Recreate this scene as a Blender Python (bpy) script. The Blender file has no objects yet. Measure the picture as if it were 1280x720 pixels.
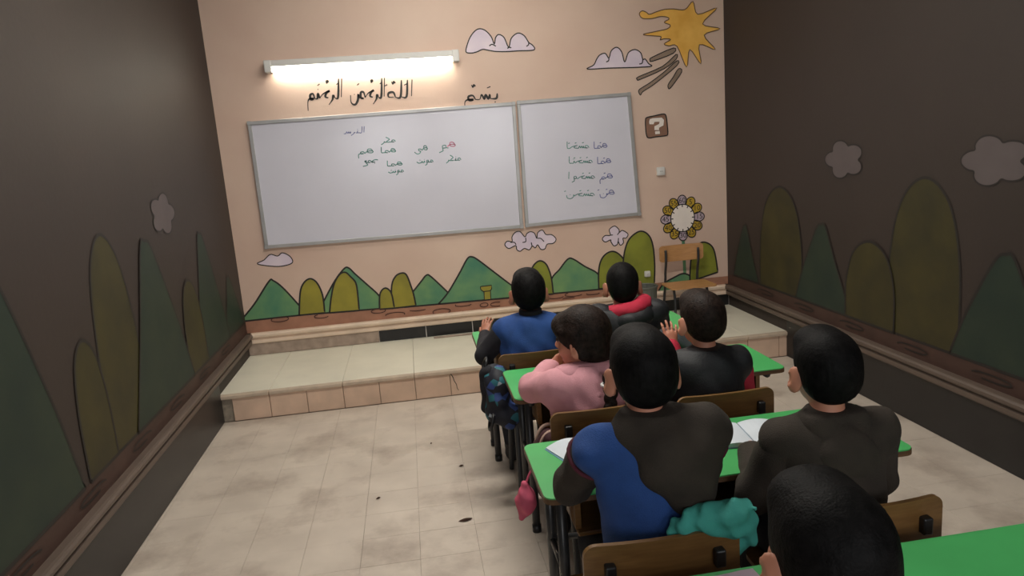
import bpy, bmesh, math, random
import numpy as np
from mathutils import Vector, Matrix
from mathutils.geometry import delaunay_2d_cdt

random.seed(4)
np.random.seed(4)
S = bpy.context.scene
C = S.collection

# ------------------------------------------------------------------ camera
FPX = 900.0
CAM_H = 1.5
def cam_axes(yaw, pitch, roll):
    y, p, r = (math.radians(v) for v in (yaw, pitch, roll))
    F = np.array([math.sin(y)*math.cos(p), math.cos(y)*math.cos(p), -math.sin(p)])
    R0 = np.array([math.cos(y), -math.sin(y), 0.0])
    U0 = np.cross(R0, F)
    return math.cos(r)*R0 - math.sin(r)*U0, math.sin(r)*R0 + math.cos(r)*U0, F
RA, UA, FA = cam_axes(7.5, 11.0, 4.3)
cd = bpy.data.cameras.new('camera')
cd.sensor_width = 36.0
cd.lens = 36.0*FPX/1280.0
cd.clip_start = 0.05
cam = bpy.data.objects.new('camera', cd)
C.objects.link(cam)
m = Matrix.Identity(4)
for i in range(3):
    m[i][0], m[i][1], m[i][2] = RA[i], UA[i], -FA[i]
m[0][3], m[1][3], m[2][3] = 0, 0, CAM_H
cam.matrix_world = m
S.camera = cam

# ------------------------------------------------------------------ world, lights, exposure
w = bpy.data.worlds.new('world')
S.world = w
w.use_nodes = True
w.node_tree.nodes['Background'].inputs[0].default_value = (0.80, 0.90, 1.0, 1)
w.node_tree.nodes['Background'].inputs[1].default_value = 0.5
S.view_settings.view_transform = 'Standard'
S.view_settings.look = 'None'
S.view_settings.gamma = 1
S.view_settings.use_curve_mapping = False
S.view_settings.exposure = 0.0

def area(name, loc, rot, sx, sy, power, col):
    l = bpy.data.lights.new(name, 'AREA')
    l.shape = 'RECTANGLE'
    l.size, l.size_y, l.energy, l.color = sx, sy, power, col
    o = bpy.data.objects.new(name, l)
    C.objects.link(o)
    o.location = loc
    o.rotation_euler = rot
    return o
# daylight through the two windows of the back wall, and added unseen ceiling tubes as fill
area('daylight_window', (-0.35, -2.08, 1.75), (math.radians(80), 0, 0), 1.0, 1.2, 25, (0.97, 0.98, 1.0))
area('daylight_window', (1.45, -2.08, 1.75), (math.radians(80), 0, 0), 1.0, 1.2, 25, (0.97, 0.98, 1.0))
FILL_TUBES = ((0.4, 2.75, 44), (0.4, 4.15, 11))  # unseen lamps added to brighten desks, front wall and platform
for cx_, cy_, pw_ in FILL_TUBES:
    area('ceiling_fill_light', (cx_, cy_, 2.98), (0, 0, 0), 1.2, 0.08, pw_, (1.0, 0.95, 0.88))

# ------------------------------------------------------------------ room dimensions
D = 5.26                      # front wall
XL, XR = -1.25, 2.40          # side walls
YB = -2.2                     # back wall
ZC = 3.1                      # ceiling
STEP_Y, STEP_Z = 4.345, 0.167 # teaching platform
def W(px, py):
    """where a traced point of the front wall lies: (x, z) on the wall plane"""
    v = RA*(px-640)/FPX - UA*(py-360)/FPX + FA
    t = D/v[1]
    return (v[0]*t, CAM_H+v[2]*t)

# ------------------------------------------------------------------ helpers
def lin(c, k=1.0):
    out = []
    for v in c:
        v = v/255.0
        v = v/12.92 if v <= 0.04045 else ((v+0.055)/1.055)**2.4
        out.append(min(v*k, 0.95))
    return tuple(out)
MATS = {}
def mat(name, col, rough=0.6, var=0.12, scale=8.0, bump=0.0, bscale=60.0, spec=0.5, metal=0.0, col2=None, detail=4.0):
    """plain procedural material: two tones mixed by noise, plus a fine bump"""
    if name in MATS:
        return MATS[name]
    M = bpy.data.materials.new(name)
    M.use_nodes = True
    nt = M.node_tree
    b = nt.nodes['Principled BSDF']
    b.inputs['Roughness'].default_value = rough
    b.inputs['Specular IOR Level'].default_value = spec
    b.inputs['Metallic'].default_value = metal
    tc = nt.nodes.new('ShaderNodeTexCoord')
    n = nt.nodes.new('ShaderNodeTexNoise')
    n.inputs['Scale'].default_value = scale
    n.inputs['Detail'].default_value = detail
    nt.links.new(tc.outputs['Object'], n.inputs['Vector'])
    mx = nt.nodes.new('ShaderNodeMix')
    mx.data_type = 'RGBA'
    c1 = tuple(col)
    c2 = tuple(col2) if col2 else tuple(v*(1-2*var) for v in c1)
    c0 = c1 if col2 else tuple(min(v*(1+var), 1) for v in c1)
    mx.inputs[6].default_value = (*c0, 1)
    mx.inputs[7].default_value = (*c2, 1)
    rp = nt.nodes.new('ShaderNodeMapRange')
    rp.inputs[1].default_value = 0.3
    rp.inputs[2].default_value = 0.7
    nt.links.new(n.outputs['Fac'], rp.inputs[0])
    nt.links.new(rp.outputs[0], mx.inputs[0])
    nt.links.new(mx.outputs[2], b.inputs['Base Color'])
    if bump:
        n2 = nt.nodes.new('ShaderNodeTexNoise')
        n2.inputs['Scale'].default_value = bscale
        n2.inputs['Detail'].default_value = 5
        nt.links.new(tc.outputs['Object'], n2.inputs['Vector'])
        bp = nt.nodes.new('ShaderNodeBump')
        bp.inputs['Strength'].default_value = bump
        bp.inputs['Distance'].default_value = 0.01
        nt.links.new(n2.outputs['Fac'], bp.inputs['Height'])
        nt.links.new(bp.outputs[0], b.inputs['Normal'])
    MATS[name] = M
    return M
def emis(name, col, strength):
    M = bpy.data.materials.new(name)
    M.use_nodes = True
    b = M.node_tree.nodes['Principled BSDF']
    b.inputs['Base Color'].default_value = (*col, 1)
    b.inputs['Emission Color'].default_value = (*col, 1)
    b.inputs['Emission Strength'].default_value = strength
    MATS[name] = M
    return M
def wood(name, c1, c2, rough=0.45, axis=0, scale=3.0):
    M = bpy.data.materials.new(name)
    M.use_nodes = True
    nt = M.node_tree
    b = nt.nodes['Principled BSDF']
    b.inputs['Roughness'].default_value = rough
    tc = nt.nodes.new('ShaderNodeTexCoord')
    mp = nt.nodes.new('ShaderNodeMapping')
    sc = [40.0, 40.0, 40.0]
    sc[axis] = 3.0
    mp.inputs['Scale'].default_value = sc
    n = nt.nodes.new('ShaderNodeTexNoise')
    n.inputs['Scale'].default_value = scale
    n.inputs['Detail'].default_value = 6
    nt.links.new(tc.outputs['Object'], mp.inputs[0])
    nt.links.new(mp.outputs[0], n.inputs['Vector'])
    r = nt.nodes.new('ShaderNodeValToRGB')
    r.color_ramp.elements[0].color = (*c1, 1)
    r.color_ramp.elements[1].color = (*c2, 1)
    r.color_ramp.elements[0].position = 0.3
    r.color_ramp.elements[1].position = 0.7
    nt.links.new(n.outputs['Fac'], r.inputs[0])
    nt.links.new(r.outputs[0], b.inputs['Base Color'])
    MATS[name] = M
    return M

def obj(name, me, material=None, parent=None, smooth=False):
    if isinstance(me, bmesh.types.BMesh):
        bm = me
        me = bpy.data.meshes.new(name)
        bmesh.ops.recalc_face_normals(bm, faces=bm.faces[:])
        bm.to_mesh(me)
        bm.free()
    if smooth:
        me.polygons.foreach_set('use_smooth', [True]*len(me.polygons))
    if material:
        me.materials.append(material)
    o = bpy.data.objects.new(name, me)
    C.objects.link(o)
    if parent:
        o.parent = parent
    return o
def tag(o, label=None, cat=None, group=None, kind=None):
    if label: o['label'] = label
    if cat: o['category'] = cat
    if group: o['group'] = group
    if kind: o['kind'] = kind
    return o
def thing(name, label, cat, loc=(0, 0, 0), rz=0.0, group=None):
    o = bpy.data.objects.new(name, None)
    o.empty_display_size = 0.05
    C.objects.link(o)
    o.location = loc
    o.rotation_euler = (0, 0, rz)
    return tag(o, label, cat, group)
def copy_tree(o, parent=None):
    c = o.copy()
    C.objects.link(c)
    c.parent = parent
    for ch in list(o.children):
        copy_tree(ch, c)
    return c
def add_box(bm, x0, x1, y0, y1, z0, z1, bev=0.0, seg=2):
    r = bmesh.ops.create_cube(bm, size=1.0)
    vs = r['verts']
    for v in vs:
        v.co = Vector(((x0+x1)/2+v.co.x*(x1-x0), (y0+y1)/2+v.co.y*(y1-y0), (z0+z1)/2+v.co.z*(z1-z0)))
    if bev:
        es = list({e for v in vs for e in v.link_edges})
        bmesh.ops.bevel(bm, geom=es, offset=bev, segments=seg, affect='EDGES', profile=0.5)
    return bm
def box(x0, x1, y0, y1, z0, z1, bev=0.0, seg=2):
    return add_box(bmesh.new(), x0, x1, y0, y1, z0, z1, bev, seg)
def catmull(pts, n=6, closed=False):
    P = [np.array(p, float) for p in pts]
    L = len(P)
    out = []
    rng = range(L if closed else L-1)
    for i in rng:
        if closed:
            p0, p1, p2, p3 = P[i-1], P[i], P[(i+1) % L], P[(i+2) % L]
        else:
            p0, p1, p2, p3 = P[max(i-1, 0)], P[i], P[i+1], P[min(i+2, L-1)]
        for k in range(n):
            t = k/n
            out.append(0.5*((2*p1)+(-p0+p2)*t+(2*p0-5*p1+4*p2-p3)*t*t+(-p0+3*p1-3*p2+p3)*t**3))
    if not closed:
        out.append(P[-1])
    return out
def add_tube(bm, pts, r, seg=10, closed=False, cap=True):
    P = [Vector(p) for p in pts]
    n = len(P)
    rings = []
    prev = None
    for i, p in enumerate(P):
        if closed:
            t = (P[(i+1) % n]-P[i-1])
        else:
            t = P[min(i+1, n-1)]-P[max(i-1, 0)]
        t.normalize()
        if prev is None:
            a = Vector((0, 0, 1)) if abs(t.z) < 0.9 else Vector((1, 0, 0))
            u = t.cross(a).normalized()
        else:
            u = (prev-t*prev.dot(t)).normalized()
        prev = u
        v = t.cross(u)
        rr = r[i] if isinstance(r, (list, tuple)) else r
        rings.append([bm.verts.new(p+(u*math.cos(2*math.pi*k/seg)+v*math.sin(2*math.pi*k/seg))*rr) for k in range(seg)])
    for i in range(n if closed else n-1):
        a, b = rings[i], rings[(i+1) % n]
        for k in range(seg):
            bm.faces.new((a[k], a[(k+1) % seg], b[(k+1) % seg], b[k]))
    if cap and not closed:
        bm.faces.new(rings[0])
        bm.faces.new(rings[-1])
    return bm
def tube(pts, r, seg=10, closed=False):
    return add_tube(bmesh.new(), pts, r, seg, closed)
def rounded_rect(w_, h_, r, n=5):
    pts = []
    for cx, cy, a0 in ((w_/2-r, h_/2-r, 0), (-w_/2+r, h_/2-r, 90), (-w_/2+r, -h_/2+r, 180), (w_/2-r, -h_/2+r, 270)):
        for k in range(n+1):
            a = math.radians(a0+90*k/n)
            pts.append((cx+r*math.cos(a), cy+r*math.sin(a)))
    return pts
def prism(pts3, off):
    """polygon (list of 3D points) extruded by off"""
    bm = bmesh.new()
    a = [bm.verts.new(p) for p in pts3]
    b = [bm.verts.new(Vector(p)+Vector(off)) for p in pts3]
    bm.faces.new(a)
    bm.faces.new(b[::-1])
    n = len(a)
    for i in range(n):
        bm.faces.new((a[i], a[(i+1) % n], b[(i+1) % n], b[i]))
    return bm

# ---- paint and ink on walls and boards (u, v) -> 3D
def on_front(u, v, d): return (u, D-d, v)
def on_left(u, v, d): return (XL+d, u, v)
def on_right(u, v, d): return (XR-d, u, v)
def paint(name, poly, material, parent, put=on_front, d=0.0015):
    V, _, Fs, *_r = delaunay_2d_cdt([Vector((p[0], p[1])) for p in poly], [], [list(range(len(poly)))], 1, 1e-6)
    me = bpy.data.meshes.new(name)
    me.from_pydata([put(v[0], v[1], d) for v in V], [], [list(f) for f in Fs])
    me.update()
    return obj(name, me, material, parent)
def add_ribbon(bm, pts, wd, put, d, closed=False):
    P = [np.array(p[:2], float) for p in pts]
    n = len(P)
    L, R = [], []
    for i in range(n):
        t = (P[(i+1) % n]-P[i-1]) if closed else (P[min(i+1, n-1)]-P[max(i-1, 0)])
        t = t/(np.linalg.norm(t)+1e-9)
        q = np.array((-t[1], t[0]))
        ww = wd(i/(n-1)) if callable(wd) else wd
        a, b = P[i]+q*ww/2, P[i]-q*ww/2
        L.append(bm.verts.new(put(a[0], a[1], d)))
        R.append(bm.verts.new(put(b[0], b[1], d)))
    for i in range(n if closed else n-1):
        j = (i+1) % n
        bm.faces.new((L[i], L[j], R[j], R[i]))
def ribbons(name, lines, wd, material, parent, put=on_front, d=0.003):
    """lines: list of (pts, closed)"""
    bm = bmesh.new()
    for pts, cl in lines:
        add_ribbon(bm, pts, wd, put, d, cl)
    me = bpy.data.meshes.new(name)
    bm.to_mesh(me)
    bm.free()
    return obj(name, me, material, parent)

# ------------------------------------------------------------------ materials
K = 1.30
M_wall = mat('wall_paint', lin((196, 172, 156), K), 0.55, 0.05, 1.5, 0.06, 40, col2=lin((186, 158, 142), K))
M_dark = mat('dimmed_wall_paint', lin((54, 44, 39)), 0.6, 0.06, 1.5, 0.05, 40)  # dimness of the side walls put into their colour; back wall too
M_ceil = mat('ceiling_paint', (0.62, 0.60, 0.57), 0.8, 0.04)
M_ol = mat('outline_paint', (0.018, 0.014, 0.012), 0.6, 0.1)
M_green = mat('hill_green_paint', lin((104, 138, 88), K), 0.55, 0, 5.0, col2=lin((62, 112, 88), K))
M_olive = mat('hill_olive_paint', lin((140, 130, 42), K), 0.55, 0, 7.0, col2=lin((118, 112, 38), K))
M_olive2 = mat('hill_bright_olive_paint', lin((124, 128, 40), K), 0.55, 0, 6.0, col2=lin((100, 104, 34), K))
M_dgreen = mat('dimmed_hill_green_paint', lin((40, 54, 40)), 0.6, 0, 5.0, col2=lin((26, 44, 36)))  # hill green with the side walls' dimness painted in
M_dolive = mat('dimmed_hill_olive_paint', lin((64, 58, 22)), 0.6, 0, 5.0, col2=lin((46, 42, 18)))  # hill olive darkened to paint in the dim sides
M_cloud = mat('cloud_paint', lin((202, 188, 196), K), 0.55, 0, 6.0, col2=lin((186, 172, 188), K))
M_dcloud = mat('dimmed_cloud_paint', lin((92, 82, 82)), 0.6, 0.05)  # cloud colour dimmed for the side walls in place of shade
M_earth = mat('earth_band_paint', lin((150, 106, 84), K), 0.55, 0.1, 9.0)
M_dearth = mat('dimmed_earth_band_paint', lin((70, 48, 40)), 0.6, 0.1, 9.0)  # earth band colour with side dimness painted in
M_yel = mat('sun_yellow_paint', lin((220, 172, 84), K), 0.55, 0, 10.0, col2=lin((206, 152, 62), K))
M_ray = mat('ray_brown_paint', lin((132, 112, 96), K), 0.55, 0.08, 10.0)
M_petal = mat('petal_yellow_paint', lin((168, 138, 40), K), 0.55, 0.08)
M_petal2 = mat('petal_lilac_paint', lin((168, 150, 160), K), 0.55, 0.05)
M_blk = mat('sign_brown_paint', lin((126, 92, 74), K), 0.6, 0.08, 20.0)
M_whitep = mat('white_paint', lin((214, 204, 196), K), 0.6, 0.03)
M_cream = mat('cream_moulding_paint', lin((206, 184, 164), K), 0.5, 0.06, 6.0)
M_dcream = mat('dimmed_moulding_paint', lin((98, 84, 74)), 0.5, 0.06, 6.0)  # cream moulding colour darkened to stand in for dim sides
M_tile = mat('floor_tile_terrazzo', lin((196, 184, 170), 1.18), 0.42, 0, 4.0, 0.03, 90, col2=lin((178, 166, 153), 1.18), detail=8)
def dirty(M, col, lo=0.56, hi=0.74, scale=2.3, amt=0.55):
    nt = M.node_tree
    b = nt.nodes['Principled BSDF']
    src = b.inputs['Base Color'].links[0].from_socket
    tc = nt.nodes.new('ShaderNodeTexCoord')
    n1 = nt.nodes.new('ShaderNodeTexNoise')
    n1.inputs['Scale'].default_value = scale
    n1.inputs['Detail'].default_value = 7
    n1.inputs['Roughness'].default_value = 0.62
    nt.links.new(tc.outputs['Object'], n1.inputs['Vector'])
    r = nt.nodes.new('ShaderNodeMapRange')
    r.inputs[1].default_value, r.inputs[2].default_value, r.inputs[4].default_value = lo, hi, amt
    nt.links.new(n1.outputs['Fac'], r.inputs[0])
    mx = nt.nodes.new('ShaderNodeMix')
    mx.data_type = 'RGBA'
    mx.inputs[7].default_value = (*col, 1)
    nt.links.new(r.outputs[0], mx.inputs[0])
    nt.links.new(src, mx.inputs[6])
    nt.links.new(mx.outputs[2], b.inputs['Base Color'])
dirty(M_tile, lin((122, 102, 88)), 0.50, 0.72, 2.6, 0.6)
M_grout = mat('floor_grout', lin((150, 138, 122)), 0.9, 0.15, 30.0)
M_tread = mat('platform_slab', lin((208, 203, 186), 1.28), 0.4, 0.05, 3.0)
M_riser = mat('riser_tile', lin((196, 168, 146), 1.25), 0.5, 0.08, 7.0)
M_nose = mat('platform_edge', lin((182, 164, 144), 1.2), 0.5, 0.1, 12.0)
M_black = mat('black_base_tile', (0.012, 0.011, 0.011), 0.35, 0.1)
M_stone = mat('grey_stone_skirting', lin((150, 132, 118), K), 0.6, 0.12, 20.0)
M_alu = mat('aluminium_frame', (0.46, 0.45, 0.44), 0.38, 0.05, 10, metal=0.5)
M_board = mat('whiteboard_enamel', lin((196, 194, 204), 1.22), 0.22, 0.02, 2.0)
M_inkg = mat('green_marker', lin((88, 146, 136)), 0.5, 0.25, 60)
M_inkb = mat('blue_marker', lin((104, 110, 168)), 0.5, 0.25, 60)
M_inkp = mat('pink_marker', lin((206, 110, 140)), 0.5, 0.2, 60)
M_inkk = mat('black_lettering_paint', (0.02, 0.016, 0.014), 0.5, 0.1)
M_plastic = mat('white_plastic', (0.72, 0.70, 0.67), 0.35, 0.02)
M_desk = mat('green_laminate', lin((72, 172, 96), 1.05), 0.38, 0.05, 5.0)
M_ply = wood('plywood', lin((128, 94, 52)), lin((108, 76, 40)), 0.42, 0)
M_edge = wood('plywood_edge', lin((104, 74, 44)), lin((82, 56, 32)), 0.6, 0)
M_lightwood = wood('light_plywood', lin((190, 142, 92), 1.1), lin((172, 124, 78), 1.1), 0.45, 0)
M_steel = mat('dark_grey_steel', (0.035, 0.035, 0.036), 0.35, 0.15, 20, spec=0.5)
M_bracket = mat('black_plastic', (0.012, 0.012, 0.013), 0.4, 0.1)
M_skin = mat('skin', lin((196, 134, 108), 1.05), 0.5, 0.05, 12, 0.04, 200)
M_skin2 = mat('skin_tan', lin((176, 116, 92), 1.0), 0.5, 0.05, 12, 0.04, 200)
M_hair = mat('black_hair', (0.006, 0.0055, 0.0055), 0.6, 0.3, 60, 0.2, 260, spec=0.10)
M_hairb = mat('brown_black_hair', (0.020, 0.012, 0.009), 0.55, 0.35, 70, 0.25, 200, spec=0.14)
M_eye = mat('eye', (0.05, 0.035, 0.03), 0.15, 0.1)
M_blue = mat('blue_cloth', lin((36, 74, 138), 1.0), 0.85, 0.1, 14, 0.25, 300)
M_navy = mat('dark_shirt_cloth', (0.014, 0.013, 0.018), 0.85, 0.2, 14, 0.25, 300)
M_brownc = mat('dark_brown_cloth', lin((54, 46, 38)), 0.9, 0.15, 14, 0.3, 300)
M_burg = mat('burgundy_cloth', lin((84, 28, 44)), 0.85, 0.1, 14)
M_pink = mat('pink_cloth', lin((208, 148, 156), 1.1), 0.85, 0.07, 12, 0.2, 300)
M_redc = mat('red_cloth', lin((186, 34, 62), 1.0), 0.8, 0.1, 12, 0.2, 300)
M_jack = mat('black_jacket_cloth', (0.009, 0.010, 0.013), 0.6, 0.2, 14, 0.2, 200)
M_grey = mat('grey_jacket_cloth', lin((66, 70, 74)), 0.75, 0.12, 14, 0.2, 200)
M_teal = mat('teal_cloth', lin((70, 168, 156), 1.0), 0.85, 0.1, 12, 0.2, 300)
M_jean = mat('dark_trousers', (0.02, 0.022, 0.03), 0.85, 0.2, 14, 0.2, 300)
M_shoe = mat('shoe_rubber', (0.03, 0.028, 0.03), 0.5, 0.2)
M_paper = mat('paper_white', lin((206, 214, 222), 1.1), 0.7, 0.03)
M_cover = mat('notebook_blue_cover', lin((128, 170, 200), 1.0), 0.5, 0.1)
M_paperp = mat('paper_pink', lin((222, 196, 214), 1.1), 0.7, 0.03)
M_maroon = mat('maroon_bag_cloth', lin((62, 24, 30)), 0.8, 0.2, 20)
M_pinkbag = mat('pink_pouch_cloth', lin((206, 90, 116)), 0.7, 0.12, 16)
M_piping = mat('cream_piping', lin((200, 168, 150)), 0.7, 0.1)
M_bin = mat('grey_green_bin', lin((96, 98, 90)), 0.5, 0.08)
M_leaf = mat('dry_brown_leaf', lin((86, 58, 42)), 0.8, 0.2, 40)
# printed bag cloth: dark navy with teal, blue and white blotches
def print_cloth():
    M = bpy.data.materials.new('printed_bag_cloth')
    M.use_nodes = True
    nt = M.node_tree
    b = nt.nodes['Principled BSDF']
    b.inputs['Roughness'].default_value = 0.7
    tc = nt.nodes.new('ShaderNodeTexCoord')
    v = nt.nodes.new('ShaderNodeTexVoronoi')
    v.inputs['Scale'].default_value = 34
    nt.links.new(tc.outputs['Object'], v.inputs['Vector'])
    r = nt.nodes.new('ShaderNodeValToRGB')
    cr = r.color_ramp
    cr.interpolation = 'CONSTANT'
    cr.elements[0].color = (0.008, 0.009, 0.018, 1)
    cr.elements[1].position = 0.5
    cr.elements[1].color = (0.02, 0.13, 0.16, 1)
    for p, c in ((0.62, (0.01, 0.012, 0.02, 1)), (0.76, (0.03, 0.06, 0.2, 1)), (0.9, (0.30, 0.34, 0.38, 1))):
        e = cr.elements.new(p)
        e.color = c
    nt.links.new(v.outputs['Color'], r.inputs[0])
    nt.links.new(r.outputs[0], b.inputs['Base Color'])
    return M
M_print = print_cloth()

# ================================================================== THE SETTING
def struct(name, bm, m_, parent=None, kind='structure'):
    o = obj(name, bm, m_, parent)
    if not parent:
        o['kind'] = kind
    return o
floor = struct('floor', box(XL-0.1, XR+0.1, YB-0.1, D+0.1, -0.12, -0.004), M_grout)
TX, TY = 0.226, 0.2022
me = None
ny = 0
for j in range(16):
    y1 = 3.424+TY*4.53-TY*j
    y0 = y1-TY
    y1 = min(y1, STEP_Y+0.01)
    for i in range(-5, 13):
        x0 = -0.32+TX*i
        x1 = x0+TX
        x0c, x1c = max(x0, XL), min(x1, XR)
        if x1c-x0c < 0.02:
            continue
        o = struct('floor_tile', box(x0c+0.0004, x1c-0.0004, y0+0.0004, y1-0.0004, -0.01, 0.0+random.uniform(-0.0006, 0), 0.0006, 1), M_tile, floor)
ylow = 3.424+TY*4.53-TY*16
bm = bmesh.new()
yy = ylow
while yy > YB:
    xx = -0.32-TX*5
    while xx < XR:
        a, b_ = max(xx, XL), min(xx+TX, XR)
        if b_-a > 0.02:
            add_box(bm, a+0.0004, b_-0.0004, max(yy-TY, YB)+0.0004, yy-0.0004, -0.01, 0)
        xx += TX
    yy -= TY
o = struct('floor_tiles_behind_the_desks', bm, M_tile, floor)
o['kind'] = 'stuff'

wall_front = struct('wall_front', box(XL-0.1, XR+0.1, D, D+0.15, 0, ZC), M_wall)
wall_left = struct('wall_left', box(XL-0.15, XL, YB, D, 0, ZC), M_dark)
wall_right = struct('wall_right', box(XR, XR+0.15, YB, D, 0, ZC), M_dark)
struct('ceiling', box(XL-0.15, XR+0.15, YB-0.15, D+0.15, ZC, ZC+0.12), M_ceil)
bm = bmesh.new()
for a in ((XL-0.15, -0.87, 0, ZC), (0.17, 0.93, 0, ZC), (1.97, XR+0.15, 0, ZC), (-0.87, 0.17, 0, 1.1), (0.93, 1.97, 0, 1.1), (-0.87, 0.17, 2.4, ZC), (0.93, 1.97, 2.4, ZC)):
    add_box(bm, a[0], a[1], YB-0.15, YB, a[2], a[3])
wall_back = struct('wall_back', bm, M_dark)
for n_, xa in ((1, -0.87), (2, 0.93)):
    bm = bmesh.new()
    for q in ((xa, xa+0.05, 1.1, 2.4), (xa+0.99, xa+1.04, 1.1, 2.4), (xa+0.05, xa+0.99, 1.1, 1.15), (xa+0.05, xa+0.99, 2.35, 2.4), (xa+0.5, xa+0.54, 1.15, 2.35)):
        add_box(bm, q[0], q[1], YB-0.12, YB-0.07, q[2], q[3])
    struct('window_%d' % n_, bm, M_plastic)

# teaching platform: core, tread slabs, edge strips, riser tiles
plat = struct('teaching_platform', box(XL, XR, STEP_Y+0.012, D, 0, STEP_Z-0.012), M_grout)
x = -0.30-0.2195*4
edges = []
while x < XR:
    a, b_ = max(x, XL), min(x+0.2195, XR)
    if b_-a > 0.01:
        struct('riser_tile', box(a+0.0015, b_-0.0015, STEP_Y, STEP_Y+0.014, 0.001, STEP_Z-0.024, 0.002, 1), M_riser, plat)
    x += 0.2195
x = -0.30-0.439*3+0.2195
while x < XR:
    a, b_ = max(x, XL), min(x+0.439, XR)
    if b_-a > 0.01:
        struct('tread_slab', box(a+0.0008, b_-0.0008, STEP_Y+0.03, D-0.001, STEP_Z-0.013, STEP_Z+random.uniform(-0.0006, 0), 0.001, 1), M_tread, plat)
        struct('edge_strip', box(a+0.0008, b_-0.0008, STEP_Y-0.012, STEP_Y+0.029, STEP_Z-0.024, STEP_Z+0.001, 0.006, 2), M_nose, plat)
    x += 0.439
# crack running down one riser tile
bmk = bmesh.new()
add_ribbon(bmk, catmull([(0.145, 0.142), (0.158, 0.118), (0.163, 0.095), (0.175, 0.07), (0.178, 0.045), (0.186, 0.03)], 4), lambda t: 0.006*(1-0.5*t), lambda u, v, d: (u, STEP_Y-d, v), 0.0008)
obj('crack', bmk, M_inkk, plat)

# skirting under the ledge: grey stone then black tiles with pale joints
base = struct('baseboard_front', box(XL, XR, D-0.012, D, STEP_Z, STEP_Z+0.085), M_whitep)
xs0 = W(475, 425)[0]
struct('skirting_stone', box(XL, xs0-0.003, D-0.022, D-0.010, STEP_Z+0.001, STEP_Z+0.088, 0.003, 1), M_stone, base)
x = xs0
while x < XR:
    b_ = min(x+0.347, XR)
    struct('skirting_tile', box(x, b_-0.006, D-0.020, D-0.010, STEP_Z+0.001, STEP_Z+0.088, 0.001, 1), M_black, base)
    x += 0.347
def moulding_profile(z0, z1):
    h = z1-z0
    return [(0, z0), (0.030, z0), (0.034, z0+0.10*h), (0.034, z0+0.36*h), (0.024, z0+0.42*h), (0.022, z0+0.52*h), (0.036, z0+0.56*h), (0.044, z0+0.66*h), (0.046, z0+0.86*h), (0.040, z0+0.97*h), (0.030, z1), (0, z1)]
ZL0, ZL1 = STEP_Z+0.088, 0.331
pr = [(XL, D-d, z) for d, z in moulding_profile(ZL0, ZL1)]
struct('trim_1', prism(pr, (XR-XL, 0, 0)), M_cream)
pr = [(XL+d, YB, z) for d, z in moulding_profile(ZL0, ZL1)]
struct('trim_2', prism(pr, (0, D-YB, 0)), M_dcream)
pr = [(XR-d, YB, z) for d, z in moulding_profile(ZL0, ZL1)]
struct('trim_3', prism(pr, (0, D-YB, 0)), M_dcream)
struct('baseboard_left', box(XL, XL+0.014, YB, STEP_Y, 0, ZL0, 0.003, 1), M_black)
struct('baseboard_right', box(XR-0.014, XR, YB, STEP_Y, 0, ZL0, 0.003, 1), M_black)

# ================================================================== MURAL ON THE FRONT WALL
def wp(pts): return [W(*p) for p in pts]
def band_y(px): return 389.3+(px-438)*(-0.0916)
ZB = 0.405
paint('painted_earth_band', [(XL, ZL1-0.01), (XR, ZL1-0.01), (XR, 0.392), (1.4, 0.396), (0.45, 0.408), (-0.5, 0.415), (XL, 0.425)], M_earth, wall_front, d=0.0012)
def hill(pts, material, layer, put=on_front, parent=None, base=None, conv=wp, ow=0.012, name='painted_hill'):
    """pts: outline from the left foot over the top to the right foot"""
    top = catmull(conv(pts), 6)
    o = paint(name, top, material, parent or wall_front, put, 0.0015+0.0012*layer)
    ribbons('outline', [(top+[top[0]], False)], ow, M_ol, o, put, 0.0015+0.0012*layer+0.0006)
    return o
hill([(398, 392), (404, 378), (418, 352), (430, 336), (436, 335), (443.5, 342), (457, 354), (473.4, 369), (484, 385)], M_green, 0)
hill([(412, 391), (414, 372), (418, 354), (425, 342.5), (432, 340.5), (438, 345.5), (444.5, 353), (447, 365.6), (449, 388)], M_olive, 1)
hill([(505, 384), (510, 371), (517, 363.6), (527, 351), (533, 344), (539, 346), (560, 365.6), (572, 378)], M_green, 0)
hill([(489.5, 385.5), (489.6, 358), (494, 346), (501.4, 341.4), (508, 343.5), (514, 358.4), (517, 368), (520, 382)], M_olive, 1)
hill([(474.5, 386.5), (475, 367.5), (481.5, 360), (489, 366), (493, 385)], M_olive, 2)
hill([(548, 380), (560, 365.6), (574, 342), (584, 323.5), (590, 321), (597, 324.5), (611, 335), (640, 357), (660, 370)], M_green, 2)
hill([(654, 371), (658, 352), (666, 333), (674, 326), (682, 329.5), (687, 340), (689.6, 351), (691.4, 367.2)], M_olive2, 3)
hill([(684, 367.5), (690, 347.5), (699, 337), (709, 324.5), (716, 323.6), (731, 333), (747.4, 342.5), (756, 361)], M_green, 1)
hill([(748.3, 361), (748.3, 337), (753, 322), (762.8, 314.5), (772.7, 317), (782, 330), (784, 358)], M_olive2, 2)
hill([(778.8, 358), (778.5, 333), (780.8, 313), (787, 298), (799.8, 289), (810.6, 294), (816, 308), (818, 331), (817.6, 354.5)], M_olive2, 3)
hill([(815, 375), (821.5, 366), (829, 355), (841, 347.5), (856, 342), (872, 352), (886, 366)], M_green, 1)
hill([(862, 352), (864, 322), (872, 306), (882, 303), (892, 312), (897, 340)], M_olive2, 2)
# more of the same mural on the wall left of the boards' middle
hill([(300, 402), (318, 380), (336, 352), (342, 351), (356, 362), (384, 393)], M_green, 0)
hill([(374, 394), (376, 362), (385, 349), (395, 352), (403, 368), (406, 391)], M_olive, 1)
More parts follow.
